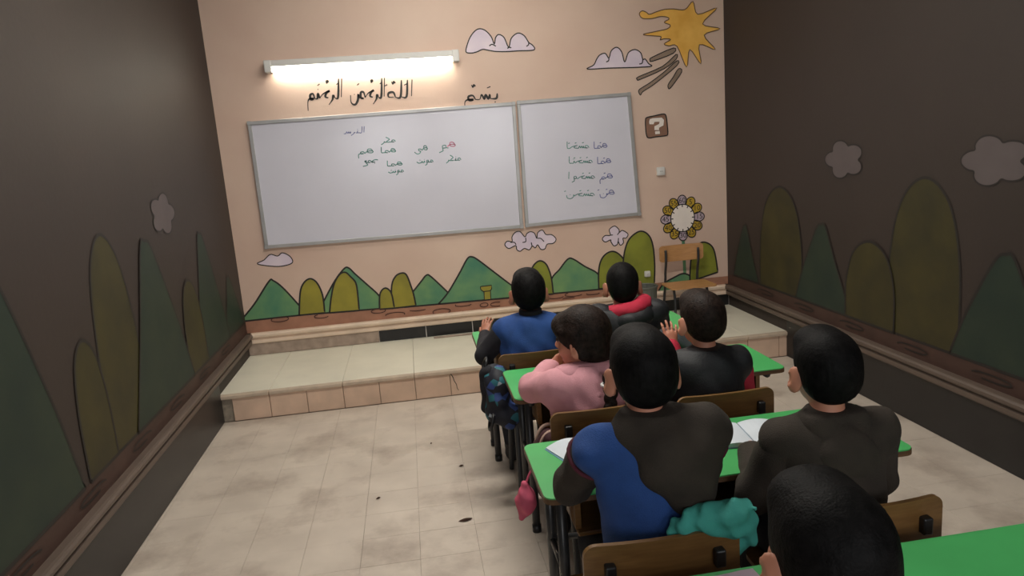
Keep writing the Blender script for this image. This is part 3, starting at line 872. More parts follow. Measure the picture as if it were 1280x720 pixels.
def solid(name, prims, h, material, parent, cuts=(), noise=None, subs=()):
    """prims: list of (prim, blend); cuts: half spaces (point, outward normal) cut away; subs: prims carved out"""
    lo = np.min([prim_bounds(p)[0] for p, k in prims], axis=0)-0.03
    hi = np.max([prim_bounds(p)[1] for p, k in prims], axis=0)+0.03
    n = np.ceil((hi-lo)/h).astype(int)+1
    ax = [(lo[i]+h*np.arange(n[i])).astype(np.float32) for i in range(3)]
    F = np.full(n, 0.05, np.float32)
    def window(b0, b1, pad):
        i0 = np.maximum(np.floor((b0-pad-lo)/h).astype(int), 0)
        i1 = np.minimum(np.ceil((b1+pad-lo)/h).astype(int)+1, n)
        return tuple(slice(a, b) for a, b in zip(i0, i1))
    for p, k in prims:
        s = window(*prim_bounds(p), max(k, 0.012)+2*h)
        X, Y, Z = np.ix_(ax[0][s[0]], ax[1][s[1]], ax[2][s[2]])
        d = prim_dist(p, X, Y, Z).astype(np.float32)
        a = F[s]
        if k > 0:
            q = np.maximum(k-np.abs(a-d), 0)/k
            F[s] = np.minimum(a, d)-q*q*k*0.25
        else:
            F[s] = np.minimum(a, d)
    for p, k in subs:
        s = window(*prim_bounds(p), k+2*h)
        X, Y, Z = np.ix_(ax[0][s[0]], ax[1][s[1]], ax[2][s[2]])
        d = -prim_dist(p, X, Y, Z).astype(np.float32)
        a = F[s]
        q = np.maximum(k-np.abs(a-d), 0)/max(k, 1e-6)
        F[s] = np.maximum(a, d)+q*q*k*0.25
    X, Y, Z = np.ix_(*ax)
    if noise:
        F += noise(X, Y, Z).astype(np.float32)
    for c, nn in cuts:
        nn = np.array(nn, float)
        nn /= np.linalg.norm(nn)
        F = np.maximum(F, (X-c[0])*nn[0]+(Y-c[1])*nn[1]+(Z-c[2])*nn[2]).astype(np.float32)
    F[0], F[-1], F[:, 0], F[:, -1], F[:, :, 0], F[:, :, -1] = (0.05,)*6
    # surface nets
    I = F < 0
    cnt = np.zeros([v-1 for v in n], np.int8)
    for dx in (0, 1):
        for dy in (0, 1):
            for dz in (0, 1):
                cnt += I[dx:n[0]-1+dx, dy:n[1]-1+dy, dz:n[2]-1+dz]
    act = np.argwhere((cnt > 0) & (cnt < 8))
    idx = np.full(cnt.shape, -1, np.int32)
    idx[act[:, 0], act[:, 1], act[:, 2]] = np.arange(len(act))
    pos = np.zeros((len(act), 3))
    num = np.zeros(len(act))
    corners = [(a, b, c) for a in (0, 1) for b in (0, 1) for c in (0, 1)]
    val = {c: F[act[:, 0]+c[0], act[:, 1]+c[1], act[:, 2]+c[2]] for c in corners}
    for c in corners:
        for axis in range(3):
            if c[axis] == 0:
                e = list(c)
                e[axis] = 1
                e = tuple(e)
                v0, v1 = val[c], val[e]
                m_ = (v0 < 0) != (v1 < 0)
                t = np.where(m_, v0/np.where(m_, v0-v1, 1), 0)
                q = np.tile(np.array(c, float), (len(act), 1))
                q[:, axis] += t
                pos[m_] += q[m_]
                num += m_
    pos = (act+pos/num[:, None])*h+lo
    quads = []
    for axis in range(3):
        sl0 = [slice(1, -1)]*3
        sl1 = [slice(1, -1)]*3
        sl0[axis] = slice(0, n[axis]-1)
        sl1[axis] = slice(1, n[axis])
        A, B = I[tuple(sl0)], I[tuple(sl1)]
        e = np.argwhere(A != B)
        if not len(e):
            continue
        off = np.array([1, 1, 1])
        off[axis] = 0
        g = e+off
        flip = A[e[:, 0], e[:, 1], e[:, 2]]
        u, v = [(1, 2), (2, 0), (0, 1)][axis]
        def cell(du, dv):
            q = g.copy()
            q[:, u] -= du
            q[:, v] -= dv
            return idx[q[:, 0], q[:, 1], q[:, 2]]
        Q = np.stack([cell(1, 1), cell(0, 1), cell(0, 0), cell(1, 0)], 1)
        Q[~flip] = Q[~flip][:, ::-1]
        quads.append(Q)
    Q = np.concatenate(quads)
    Q = Q[(Q >= 0).all(1)]
    me = bpy.data.meshes.new(name)
    me.vertices.add(len(pos))
    me.vertices.foreach_set('co', pos.astype(np.float32).ravel())
    me.loops.add(len(Q)*4)
    me.loops.foreach_set('vertex_index', Q.astype(np.int32).ravel())
    me.polygons.add(len(Q))
    me.polygons.foreach_set('loop_start', np.arange(0, len(Q)*4, 4, dtype=np.int32))
    me.update(calc_edges=True)
    me.validate()
    return obj(name, me, material, parent, True)
def folds(amp, s=1.0, ph=0.0):
    def f(X, Y, Z):
        return amp*(np.sin(34*s*X+6*np.sin(11*s*Z+ph)+ph)*np.sin(21*s*Z+4*np.sin(13*s*X+ph)+2.1*ph)+0.6*np.sin(58*s*(X+0.6*Z)+5*np.sin(17*s*Y)+ph))
    return f
def strands(amp, ph=0.0):
    def f(X, Y, Z):
        a = np.arctan2(X, -Y+1e-6)
        return amp*(np.sin(46*a+40*Z+ph)+0.7*np.sin(83*a-25*Z+1.7*ph))
    return f
def rot(yaw, pitch=0.0, roll=0.0):
    return np.array(Matrix.Rotation(yaw, 3, 'Z') @ Matrix.Rotation(pitch, 3, 'X') @ Matrix.Rotation(roll, 3, 'Y'))
def hand(wr, d, nrm, side, curl=0.35, spread=0.1, s=1.0):
    """five fingered hand; wr wrist, d finger direction, nrm back of the hand, side +1 right / -1 left (thumb inwards)"""
    wr = np.array(wr, float)
    d = np.array(d, float); d /= np.linalg.norm(d)
    nrm = np.array(nrm, float); nrm -= d*(nrm@d); nrm /= np.linalg.norm(nrm)
    lat = np.cross(d, nrm)*side*1.0     # points to the thumb side
    P = []
    R = np.stack([lat, d, nrm], 1)
    P.append((ell(wr+d*0.034*s, np.array((0.030, 0.040, 0.013))*s, R), 0.012))
    P.append((cap(wr-d*0.012, wr+d*0.018*s, 0.0175*s, 0.017*s), 0.014))
    for i, L in enumerate((0.043, 0.049, 0.046, 0.036)):
        off = (1.5-i)*0.0158*s
        b = wr+d*(0.062-0.004*abs(i-1.2))*s+lat*off
        ang = spread*(1.5-i)
        dd = d*math.cos(ang)+lat*math.sin(ang)
        p0 = b-d*0.012*s
        c_ = 0.0
        rr = 0.0070*s
        for seg, fr in enumerate((0.45, 0.32, 0.26)):
            c_ += curl*(0.6 if seg == 0 else 1.0)
            v = dd*math.cos(c_)-nrm*math.sin(c_)
            p1 = p0+v*(L*fr*1.25+(0.010 if seg == 0 else 0))*s
            P.append((cap(p0, p1, rr, rr*0.92), 0.004))
            p0 = p1
            rr *= 0.92
    b = wr+d*0.014*s+lat*0.022*s-nrm*0.004*s
    v1 = d*0.62+lat*0.72-nrm*0.3; v1 /= np.linalg.norm(v1)
    v2 = d*0.9+lat*0.30-nrm*0.35; v2 /= np.linalg.norm(v2)
    P.append((cap(b, b+v1*0.030*s, 0.0105*s, 0.0088*s), 0.006))
    P.append((cap(b+v1*0.030*s, b+v1*0.030*s+v2*0.026*s, 0.0085*s, 0.0068*s), 0.003))
    return P
def person(label, hips, head, yaw=0.0, pitch=0.0, roll=0.0, sh_drop=0.0, sh_w=0.135, armL=None, armR=None, hs=1.0, skin=None,
           hair='short', hair_m=None, parts=None, res=0.0045, lean=0.0, shoulder=None, ears=True):
    """seated child; all joints in world coordinates. armL/armR: (elbow, wrist, hand_dir, hand_back, curl)"""
    skin = skin or M_skin
    hips = np.array(hips, float)
    head = np.array(head, float)
    t = thing('person', label, 'person', (hips[0], hips[1], 0), 0, 'schoolchildren seated at the desks')
    O = np.array((hips[0], hips[1], 0.0))
    R = rot(yaw, pitch, roll)
    hp = lambda x, y, z: head+hs*(R@np.array((x, y, z)))
    nb = hp(0, -0.026, -0.118)                                # neck base
    if shoulder is None:
        shoulder = nb+np.array((0, -0.004, -0.030-sh_drop))
    shoulder = np.array(shoulder, float)
    tw = rot(yaw*0.3)
    shL = shoulder+tw@np.array((-sh_w, 0.006, -0.012))
    shR = shoulder+tw@np.array((sh_w, 0.006, -0.012))
    chest = shoulder*0.72+hips*0.28+np.array((0, 0.004, 0))
    waist = shoulder*0.34+hips*0.66
    J = dict(nb=nb, sh=shoulder, shL=shL, shR=shR, chest=chest, waist=waist, hips=hips, hp=hp, R=R)
    if armL is None:
        armL = (shL+np.array((-0.05, 0.06, -0.17)), shL+np.array((0.03, 0.24, -0.135)), (0.3, 1, 0), (0, 0, 1), 0.3)
    if armR is None:
        armR = (shR+np.array((0.05, 0.06, -0.17)), shR+np.array((-0.03, 0.24, -0.135)), (-0.3, 1, 0), (0, 0, 1), 0.3)
    J['armL'], J['armR'] = armL, armR
    legs = []
    for sx in (-1, 1):
        hj = hips+np.array((sx*0.062, 0.02, -0.012))
        kn = np.array((hips[0]+sx*0.085, hips[1]+0.265, 0.385))
        an = np.array((hips[0]+sx*0.085, hips[1]+0.235, 0.075))
        legs.append((hj, kn, an, sx))
    J['legs'] = legs
    P = []
    add = lambda p, k: P.append((p, k))
    add(ell(hp(0, -0.012, 0.020), np.array((0.072, 0.090, 0.084))*hs, R), 0.0)
    add(ell(hp(0, 0.028, -0.030), np.array((0.059, 0.060, 0.074))*hs, R), 0.02)
    add(ell(hp(0, 0.050, -0.078), np.array((0.032, 0.030, 0.024))*hs, R), 0.02)
    for sx in (-1, 1):
        add(ell(hp(sx*0.034, 0.052, -0.036), np.array((0.024, 0.026, 0.026))*hs, R), 0.012)
        if ears:
            add(ell(hp(sx*0.085, -0.012, -0.020), np.array((0.0095, 0.024, 0.036))*hs, R@rot(-sx*0.55, 0, -sx*0.12)), 0.006)
            add(ell(hp(sx*0.076, -0.004, -0.046), np.array((0.008, 0.011, 0.012))*hs, R), 0.006)
    add(cap(hp(0, 0.080, 0.006), hp(0, 0.097, -0.024), 0.007*hs, 0.011*hs), 0.010)
    for sx in (-1, 1):
        add(ell(hp(sx*0.010, 0.091, -0.029), np.array((0.008, 0.008, 0.006))*hs, R), 0.006)
    add(ell(hp(0, 0.086, -0.052), np.array((0.020, 0.008, 0.006))*hs, R), 0.005)
    add(ell(hp(0, 0.083, -0.063), np.array((0.017, 0.008, 0.007))*hs, R), 0.005)
    add(cap(hp(0, -0.018, -0.050), nb+np.array((0, 0, -0.02)), 0.040*hs, 0.042*hs), 0.03)
    add(cap(shL, shR, 0.040, 0.040), 0.04)
    add(ell(chest, (0.112, 0.078, 0.100)), 0.04)
    add(ell(waist, (0.100, 0.078, 0.100)), 0.05)
    add(ell(hips, (0.115, 0.090, 0.080)), 0.05)
    subs = []
    for sx in (-1, 1):
        subs.append((ell(hp(sx*0.029, 0.088, 0.006), np.array((0.014, 0.012, 0.008))*hs, R), 0.006))
        if ears:
            subs.append((ell(hp(sx*0.0985, -0.002, -0.018), np.array((0.007, 0.011, 0.017))*hs, R), 0.005))
    for (el_, wr, hd, hn, cu), sh, sd in ((armL, shL, -1), (armR, shR, 1)):
        add(cap(sh, el_, 0.036, 0.029), 0.03)
        add(cap(el_, wr, 0.029, 0.019), 0.012)
        P.extend(hand(wr, hd, hn, sd, cu, 0.10, 0.92*hs))
    for hj, kn, an, sx in legs:
        add(cap(hj, kn, 0.062, 0.044), 0.04)
        add(cap(kn, an, 0.043, 0.028), 0.015)
        add(cap(an, an+np.array((0, 0.09, -0.045)), 0.028, 0.02), 0.02)
    def local(o):
        o.matrix_parent_inverse = Matrix.Translation(-Vector(O))
        return o
    J['local'] = local
    local(solid('body', P, res, skin, t, subs=subs))
    for sx in (-1, 1):
        bm = bmesh.new()
        bmesh.ops.create_uvsphere(bm, u_segments=12, v_segments=8, radius=0.0105*hs)
        bm.transform(Matrix.Translation(Vector(hp(sx*0.029, 0.0755, 0.005))))
        local(obj('eye', bm, M_eye, t, True))
    # trousers and shoes
    TP = [(ell(hips+np.array((0, 0, -0.004)), (0.124, 0.098, 0.078)), 0)]
    for hj, kn, an, sx in legs:
        TP += [(cap(hj, kn, 0.070, 0.053), 0.03), (cap(kn, an+np.array((0, 0, 0.02)), 0.053, 0.044), 0.012)]
    local(solid('trousers', TP, 0.008, M_jean, t, noise=folds(0.0025), cuts=[((0, 0, hips[2]+0.05), (0, 0, 1)), ((0, 0, 0.085), (0, 0, -1))]))
    for hj, kn, an, sx in legs:
        a = an+np.array((0, 0, -0.035))
        local(solid('shoe', [(cap(a+np.array((0, -0.018, 0)), a+np.array((0, 0.105, -0.006)), 0.036, 0.030), 0), (cap(an+np.array((0, 0, 0.01)), a, 0.037, 0.036), 0.02)], 0.006, M_shoe, t, cuts=[((0, 0, 0.006), (0, 0, -1))]))
    # hair
    hm = hair_m or M_hair
    if hair == 'short':
        HP = [(ell(hp(0, -0.018, 0.026), np.array((0.081, 0.096, 0.086))*hs, R), 0), (ell(hp(0, -0.046, -0.022), np.array((0.070, 0.058, 0.060))*hs, R), 0.03),
              (ell(hp(0, 0.042, 0.070), np.array((0.060, 0.046, 0.038))*hs, R), 0.03)]
        n_ = R@np.array((0, 0.60, -0.80))
        q_ = R@np.array((0, 0.985, -0.17))
        Rt = R.T
        HP2 = [(ell(hp(sx*0.084, 0.000, -0.030), np.array((0.019, 0.028, 0.040))*hs, R), 0.006) for sx in (-1, 1)]
        local(solid('hair', HP, 0.0045, hm, t, cuts=[(hp(0, -0.060, -0.080), R@np.array((0, 0.46, -0.888))), (hp(0, 0.072, 0.0), R@np.array((0, 0.93, -0.36)))], subs=HP2, noise=lambda X, Y, Z: strands(0.0004)(X-head[0], Y-head[1], Z-head[2])))
    elif hair == 'cropped':
        HP = [(ell(hp(0, -0.014, 0.024), np.array((0.077, 0.094, 0.088))*hs, R), 0), (ell(hp(0, -0.050, -0.024), np.array((0.060, 0.057, 0.060))*hs, R), 0.03)]
        HP2 = [(ell(hp(sx*0.084, 0.000, -0.030), np.array((0.019, 0.028, 0.040))*hs, R), 0.006) for sx in (-1, 1)]
        local(solid('hair', HP, 0.0045, hm, t, cuts=[(hp(0, -0.060, -0.070), R@np.array((0, 0.42, -0.907))), (hp(0, 0.066, 0.02), R@np.array((0, 0.93, -0.36)))], subs=HP2))
    elif hair == 'long':
        HP = [(ell(hp(0, -0.016, 0.026), np.array((0.090, 0.103, 0.096))*hs, R), 0), (ell(hp(0.006, -0.050, -0.046), np.array((0.078, 0.062, 0.072))*hs, R), 0.03),
              (ell(hp(0, 0.060, 0.052), np.array((0.066, 0.040, 0.044))*hs, R), 0.02)]
        for sx in (-1, 1):
            HP.append((cap(hp(sx*0.066, 0.042, 0.040), hp(sx*0.070, 0.026, -0.030), 0.020*hs, 0.010*hs), 0.02))
            HP.append((cap(hp(sx*0.070, -0.004, 0.030), hp(sx*0.074, -0.022, -0.050), 0.022*hs, 0.018*hs), 0.02))
        local(solid('hair', HP, 0.0045, hm, t, cuts=[(hp(0, 0.06, 0.022), R@np.array((0, 0.70, -0.714)))], noise=lambda X, Y, Z: strands(0.0006)(X-head[0], Y-head[1], Z-head[2])))
    if parts:
        parts(t, J)
    return t
def torso_prims(J, g=0.016, hem=None):
    P = [(cap(J['shL'], J['shR'], 0.040+g*0.8, 0.040+g*0.8), 0.0), (ell(J['chest'], (0.114+g, 0.080+g, 0.104+g)), 0.05), (ell(J['waist'], (0.104+g, 0.082+g, 0.105+g)), 0.05),
         (ell(J['hips']+np.array((0, 0, 0.01)), (0.118+g, 0.094+g, 0.085+g)), 0.05), (cap(J['sh'], J['nb']+np.array((0, -0.004, 0.012)), 0.064, 0.046), 0.035)]
    return P
def sleeve_prims(J, g=0.012, end=0.9, sides='LR', start=0.0):
    out = []
    for s_, arm, sh in (('L', J['armL'], J['shL']), ('R', J['armR'], J['shR'])):
        if s_ not in sides:
            continue
        el_, wr = np.array(arm[0], float), np.array(arm[1], float)
        e = el_+(wr-el_)*end
        out.append([(cap(sh+(el_-sh)*start, el_, 0.042+g, 0.034+g), 0.0), (cap(el_, e, 0.034+g, 0.024+g), 0.015)])
    return out
def neck_cut(J, up=0.022, tilt=-0.35):
    return (J['nb']+np.array((0, 0, up)), (0, tilt, 1))

# ---- boy in the blue vest with dark sleeves, front desk
def wear_vest(t, J):
    L = J['local']
    L(solid('vest', torso_prims(J, 0.020), 0.006, M_blue, t, cuts=[neck_cut(J, 0.020, -0.06), ((0, 0, J['hips'][2]-0.03), (0, 0, -1))], noise=folds(0.0040, 0.8, 1.0)))
    for P in sleeve_prims(J, 0.008, 0.92, start=0.26):
        L(solid('sleeve', P, 0.006, M_navy, t, noise=folds(0.0022, 1.2)))
    L(solid('shirt_collar', [(cap(J['nb']+np.array((0, -0.003, -0.012)), J['nb']+np.array((0, -0.003, 0.036)), 0.056, 0.0505), 0)], 0.005, M_navy, t, cuts=[neck_cut(J, 0.040, -0.1)]))
person('boy with short black hair in a blue vest over dark sleeves at the front desk', (0.465, 3.06, 0.425), (0.482, 3.115, 0.866), yaw=-0.06, hs=0.94, sh_w=0.102, shoulder=(0.466, 3.075, 0.728),
       armL=((0.262, 3.115, 0.596), (0.292, 3.330, 0.634), (0.22, 0.55, 0.80), (-0.55, -0.60, 0.55), 0.30), hair='short', parts=wear_vest, skin=M_skin2)

# ---- boy with the red hood beside him
def wear_jacket(t, J):
    L = J['local']
    L(solid('jacket', torso_prims(J, 0.034), 0.006, M_jack, t, cuts=[neck_cut(J, 0.020, -0.06), ((0, 0, J['hips'][2]-0.05), (0, 0, -1))], noise=folds(0.0050, 0.6, 2.0)))
    for P in sleeve_prims(J, 0.022, 0.95):
        L(solid('sleeve', P, 0.006, M_jack, t, noise=folds(0.0035, 1.0)))
    nb = J['nb']
    arc = []
    for a in np.linspace(math.radians(165), math.radians(375), 9):
        arc.append(nb+np.array((0.078*math.cos(a)+0.012, 0.062*math.sin(a)-0.012, 0.016+0.020*math.cos(a)-0.004*abs(math.sin(a)))))
    HP = [(cap(arc[i], arc[i+1], 0.024+0.010*math.sin(math.pi*i/8), 0.024+0.010*math.sin(math.pi*(i+1)/8)), 0.02) for i in range(8)]
    L(solid('hood_lining', HP, 0.005, M_redc, t, noise=folds(0.003, 1.1)))
    arc2 = [p+np.array((0, -0.024, -0.044)) for p in arc]
    HP = [(cap(arc2[i], arc2[i+1], 0.036, 0.036), 0.02) for i in range(8)]
    L(solid('hood', HP, 0.006, M_jack, t, noise=folds(0.004, 0.9)))
person('boy with cropped hair in a black jacket with red-lined hood', (0.905, 3.05, 0.425), (0.910, 3.10, 0.858), yaw=-0.15, hs=0.94, sh_w=0.126, shoulder=(0.915, 3.06, 0.736), hair='cropped', parts=wear_jacket, skin=M_skin2)

# ---- girl in pink
def wear_smock(t, J):
    L = J['local']
    P = torso_prims(J, 0.020)
    for S_ in sleeve_prims(J, 0.016, 0.93):
        P += [(p, 0.03) for p, k in S_]
    L(solid('smock', P, 0.0055, M_pink, t, cuts=[neck_cut(J, 0.035, 0.0), ((0, 0, J['hips'][2]-0.04), (0, 0, -1))], noise=folds(0.0034, 0.9, 0.6)))
    sh = J['sh']
    CP = [(cap(J['nb']+np.array((0, -0.012, -0.006)), sh+np.array((0.012, -0.050, -0.055)), 0.058, 0.050), 0), (cap(sh+np.array((-0.075, -0.012, 0.016)), sh+np.array((0.085, -0.012, 0.016)), 0.046, 0.046), 0.03),
          (ell(sh+np.array((0.014, -0.060, -0.085)), (0.075, 0.036, 0.062)), 0.03)]
    L(solid('hood', CP, 0.0055, M_pink, t, cuts=[neck_cut(J, 0.040, 0.0)], noise=folds(0.002, 1.0, 2.2)))
    # braid over the back with a pale hair tie
    hp = J['hp']
    way = catmull([hp(0.040, -0.085, -0.050), hp(0.062, -0.112, -0.085), np.array((0.606, 2.262, 0.715)), np.array((0.600, 2.232, 0.672)), np.array((0.590, 2.216, 0.625)), np.array((0.580, 2.212, 0.590))], 3)
    BP = []
    for i, p in enumerate(way[:-1]):
        r = 0.027-0.0006*i
        sg = 1 if i % 2 else -1
        BP.append((ell(p+np.array((sg*0.007, 0, 0)), (r*0.82, r*0.8, r)), 0.006))
    BP.append((cap(way[-2], way[-1]+np.array((0, 0, -0.02)), 0.017, 0.006), 0.01))
    L(solid('braid', BP, 0.004, M_hairb, t))
    q = way[7]
    L(obj('hair_tie', tube([q+np.array((0.022*math.cos(a)-0.004, 0.022*math.sin(a), 0.002*math.cos(a))) for a in np.linspace(0, 2*math.pi, 14, endpoint=False)], 0.005, 8, True), M_plastic, t, True))
person('girl with a dark braid in a pink smock leaning on her desk', (0.545, 2.33, 0.425), (0.552, 2.425, 0.822), yaw=0.95, pitch=-0.10, roll=-0.05, hs=0.98, sh_w=0.115, shoulder=(0.545, 2.365, 0.690),
       armL=((0.378, 2.475, 0.640), (0.470, 2.590, 0.672), (0.75, 0.25, 0.55), (-0.4, 0.85, 0.2), 0.75), armR=((0.700, 2.470, 0.640), (0.585, 2.610, 0.655), (-0.9, 0.2, 0.2), (0, 0.5, 0.85), 0.5),
       hair='long', hair_m=M_hairb, parts=wear_smock)

# ---- boy in blue with dark brown hood and sleeves
def wear_tunic(t, J):
    L = J['local']
    L(solid('tunic', torso_prims(J, 0.024), 0.006, M_blue, t, cuts=[neck_cut(J, 0.02, 0.0), ((0, 0, J['hips'][2]-0.06), (0, 0, -1))], noise=folds(0.0058, 0.7, 0.3)))
    for P in sleeve_prims(J, 0.014, 0.94, start=0.24):
        L(solid('sleeve', P, 0.006, M_brownc, t, noise=folds(0.003, 1.1, 1.2)))
    sh, nb = J['sh'], J['nb']
    CP = [(cap(nb+np.array((0, -0.006, 0.012)), sh+np.array((0.012, -0.016, 0.004)), 0.060, 0.086), 0), (cap(sh+np.array((-0.040, -0.008, 0.020)), sh+np.array((0.128, -0.006, 0.006)), 0.062, 0.068), 0.03),
          (ell(sh+np.array((0.045, -0.082, -0.045)), (0.098, 0.050, 0.075)), 0.04), (ell(sh+np.array((0.062, -0.088, -0.105)), (0.060, 0.044, 0.055)), 0.03)]
    L(solid('hood', CP, 0.006, M_brownc, t, cuts=[neck_cut(J, 0.030, 0.0)], noise=folds(0.003, 0.8, 2.6)))
    for s_, e_ in ((J['shL'], J['armL'][0]), (J['shR'], J['armR'][0])):
        ax_ = np.array(e_, float)-s_
        L_ = np.linalg.norm(ax_)
        ax_ /= L_
        u_ = np.cross(ax_, (0, 0, 1.0)); u_ /= np.linalg.norm(u_)
        v_ = np.cross(ax_, u_)
        ring = [s_+ax_*0.21*L_+(u_*math.cos(a)+v_*math.sin(a))*0.0585 for a in np.linspace(0, 2*math.pi, 20, endpoint=False)]
        L(obj('shoulder_piping', tube(ring, 0.0055, 8, True), M_burg, t, True))
person('boy with short black hair in a blue tunic with dark brown hood and sleeves', (0.515, 1.555, 0.435), (0.512, 1.612, 0.952), yaw=-0.02, hs=0.98, sh_w=0.132, shoulder=(0.515, 1.572, 0.792), sh_drop=0.0,
       armL=((0.338, 1.690, 0.640), (0.420, 1.865, 0.640), (0.6, 0.8, -0.05), (0, 0, 1), 0.3), armR=((0.690, 1.690, 0.640), (0.610, 1.850, 0.640), (-0.5, 0.9, -0.05), (0, 0, 1), 0.3), hair='short', parts=wear_tunic, res=0.0042)

# ---- right-hand neighbours
def plain(top_m, g=0.020, hood_m=None, sleeve_m=None):
    def f(t, J):
        L = J['local']
        L(solid('top', torso_prims(J, g), 0.007, top_m, t, cuts=[neck_cut(J, 0.020, -0.06), ((0, 0, J['hips'][2]-0.05), (0, 0, -1))], noise=folds(0.0036, 0.8, 1.7)))
        for P in sleeve_prims(J, g*0.6, 0.93, start=0.28 if sleeve_m else 0.0):
            L(solid('sleeve', P, 0.007, sleeve_m or top_m, t, noise=folds(0.0025, 1.1)))
        if hood_m:
            sh, nb = J['sh'], J['nb']
            L(solid('hood', [(cap(nb+np.array((-0.05, -0.02, -0.012)), nb+np.array((0.05, -0.02, -0.012)), 0.044, 0.044), 0), (ell(sh+np.array((0, -0.066, -0.05)), (0.085, 0.04, 0.07)), 0.04)], 0.006, hood_m, t, cuts=[neck_cut(J, 0.020, -0.06)], noise=folds(0.003, 1.0)))
    return f
person('child in a black vest with red sleeves, one hand raised beside the girl in pink', (0.985, 2.33, 0.425), (0.990, 2.40, 0.850), yaw=0.1, hs=0.94, sh_w=0.118, shoulder=(0.985, 2.35, 0.705),
       armL=((0.905, 2.46, 0.640), (0.925, 2.53, 0.715), (0.05, 0.25, 1), (0, -1, 0.1), 0.25), hair='short', hair_m=M_hairb, parts=plain(M_jack, 0.022, None, M_redc))
person('child in a dark grey hooded top beside the boy in blue and brown', (0.985, 1.555, 0.43), (0.985, 1.61, 0.90), yaw=-0.1, hs=0.95, sh_w=0.122, shoulder=(0.985, 1.575, 0.748), hair='short', parts=plain(M_brownc, 0.022, M_brownc))
person('black-haired boy in a plain black jacket at the desk with the pink paper', (0.52, 0.775, 0.435), (0.515, 0.835, 0.925), yaw=-0.05, hs=0.97, sh_w=0.128, shoulder=(0.52, 0.795, 0.768), hair='short', parts=plain(M_jack, 0.028, M_jack))

# ================================================================== LOOSE THINGS
# grey jacket hanging over the chair of the boy with the red hood
t = solid('hanging_jacket', [(cap((0.745, 2.925, 0.640), (1.075, 2.925, 0.640), 0.026, 0.026), 0), (ell((0.83, 2.885, 0.575), (0.105, 0.030, 0.085)), 0.05), (ell((0.98, 2.885, 0.57), (0.125, 0.032, 0.10)), 0.05), (cap((1.05, 2.90, 0.63), (1.13, 2.90, 0.585), 0.038, 0.042), 0.05), (ell((0.91, 2.89, 0.50), (0.14, 0.030, 0.07)), 0.05)],
          0.006, M_grey, None, noise=folds(0.0045, 0.9, 0.4), subs=[(ell((0.905, 3.08, 0.55), (0.30, 0.135, 0.20)), 0.01)])
tag(t, 'grey jacket draped over the chair behind the boy with the red hood', 'jacket')
t = solid('teal_garment', [(cap((0.515, 1.415, 0.632), (0.650, 1.410, 0.655), 0.016, 0.026), 0), (ell((0.610, 1.424, 0.644), (0.085, 0.028, 0.040)), 0.03), (ell((0.66, 1.424, 0.615), (0.050, 0.026, 0.060)), 0.03)], 0.005, M_teal, None, noise=folds(0.006, 1.7, 0.8))
tag(t, 'teal garment bunched over the chair back of the boy in blue and brown', 'garment')
# backpack on the front boy's chair
def local_to(o, loc):
    o.matrix_parent_inverse = Matrix.Translation(-Vector(loc))
    return o
loc = (0.285, 2.90, 0.33)
t = thing('backpack', 'dark printed backpack hanging from the chair of the boy in the blue vest', 'backpack', loc)
local_to(solid('bag_body', [(cap((0.285, 2.93, 0.41), (0.285, 2.93, 0.56), 0.052, 0.048), 0), (cap((0.285, 2.87, 0.41), (0.29, 2.88, 0.54), 0.052, 0.046), 0.04), (cap((0.32, 2.86, 0.385), (0.345, 2.85, 0.40), 0.045, 0.04), 0.03)], 0.005, M_print, t, noise=folds(0.004, 1.2)), loc)
local_to(solid('side_panel', [(cap((0.248, 2.925, 0.42), (0.250, 2.925, 0.575), 0.034, 0.030), 0)], 0.005, M_navy, t, noise=folds(0.003, 1.1)), loc)
for k, (cy, cz, r) in enumerate(((2.85, 0.385, 0.036), (2.95, 0.60, 0.028))):
    pts = [(0.246+0.010*math.sin(a), cy+r*math.cos(a), cz+r*math.sin(a)) for a in np.linspace(0, 2*math.pi, 18, endpoint=False)]
    local_to(obj('strap', tube(pts, 0.007, 8, True), M_bracket, t, True), loc)
# maroon bag on the girl's chair and its pink pouch
loc = (0.372, 2.235, 0.28)
t = thing('school_bag', 'maroon school bag with cream piping hanging from the chair of the girl in pink', 'bag', loc)
local_to(solid('bag_body', [(cap((0.385, 2.24, 0.36), (0.388, 2.25, 0.52), 0.048, 0.046), 0), (cap((0.385, 2.30, 0.36), (0.388, 2.31, 0.50), 0.046, 0.044), 0.04)], 0.005, M_maroon, t, noise=folds(0.004, 1.1)), loc)
for cy, r in ((2.235, 0.050), (2.30, 0.048)):
    pts = catmull([(0.340, cy-r*0.3, 0.40), (0.343, cy-r*0.15, 0.50), (0.37, cy, 0.555), (0.415, cy+0.01, 0.555), (0.434, cy+0.01, 0.51)], 5)
    local_to(obj('piping', tube(pts, 0.006, 8), M_piping, t, True), loc)
loc = (0.288, 2.235, 0.245)
t = thing('pouch', 'pink cloth pouch dangling beside the maroon school bag', 'pouch', loc)
local_to(solid('pouch_body', [(cap((0.288, 2.235, 0.385), (0.288, 2.235, 0.345), 0.014, 0.026), 0), (ell((0.288, 2.235, 0.325), (0.034, 0.034, 0.048)), 0.02), (cap((0.282, 2.235, 0.30), (0.268, 2.235, 0.268), 0.018, 0.009), 0.02)], 0.004, M_pinkbag, t, noise=folds(0.003, 1.6)), loc)
local_to(obj('pouch_cord', tube(catmull([(0.290, 2.235, 0.385), (0.312, 2.238, 0.43), (0.350, 2.24, 0.46)], 5), 0.004, 8), M_pinkbag, t, True), loc)
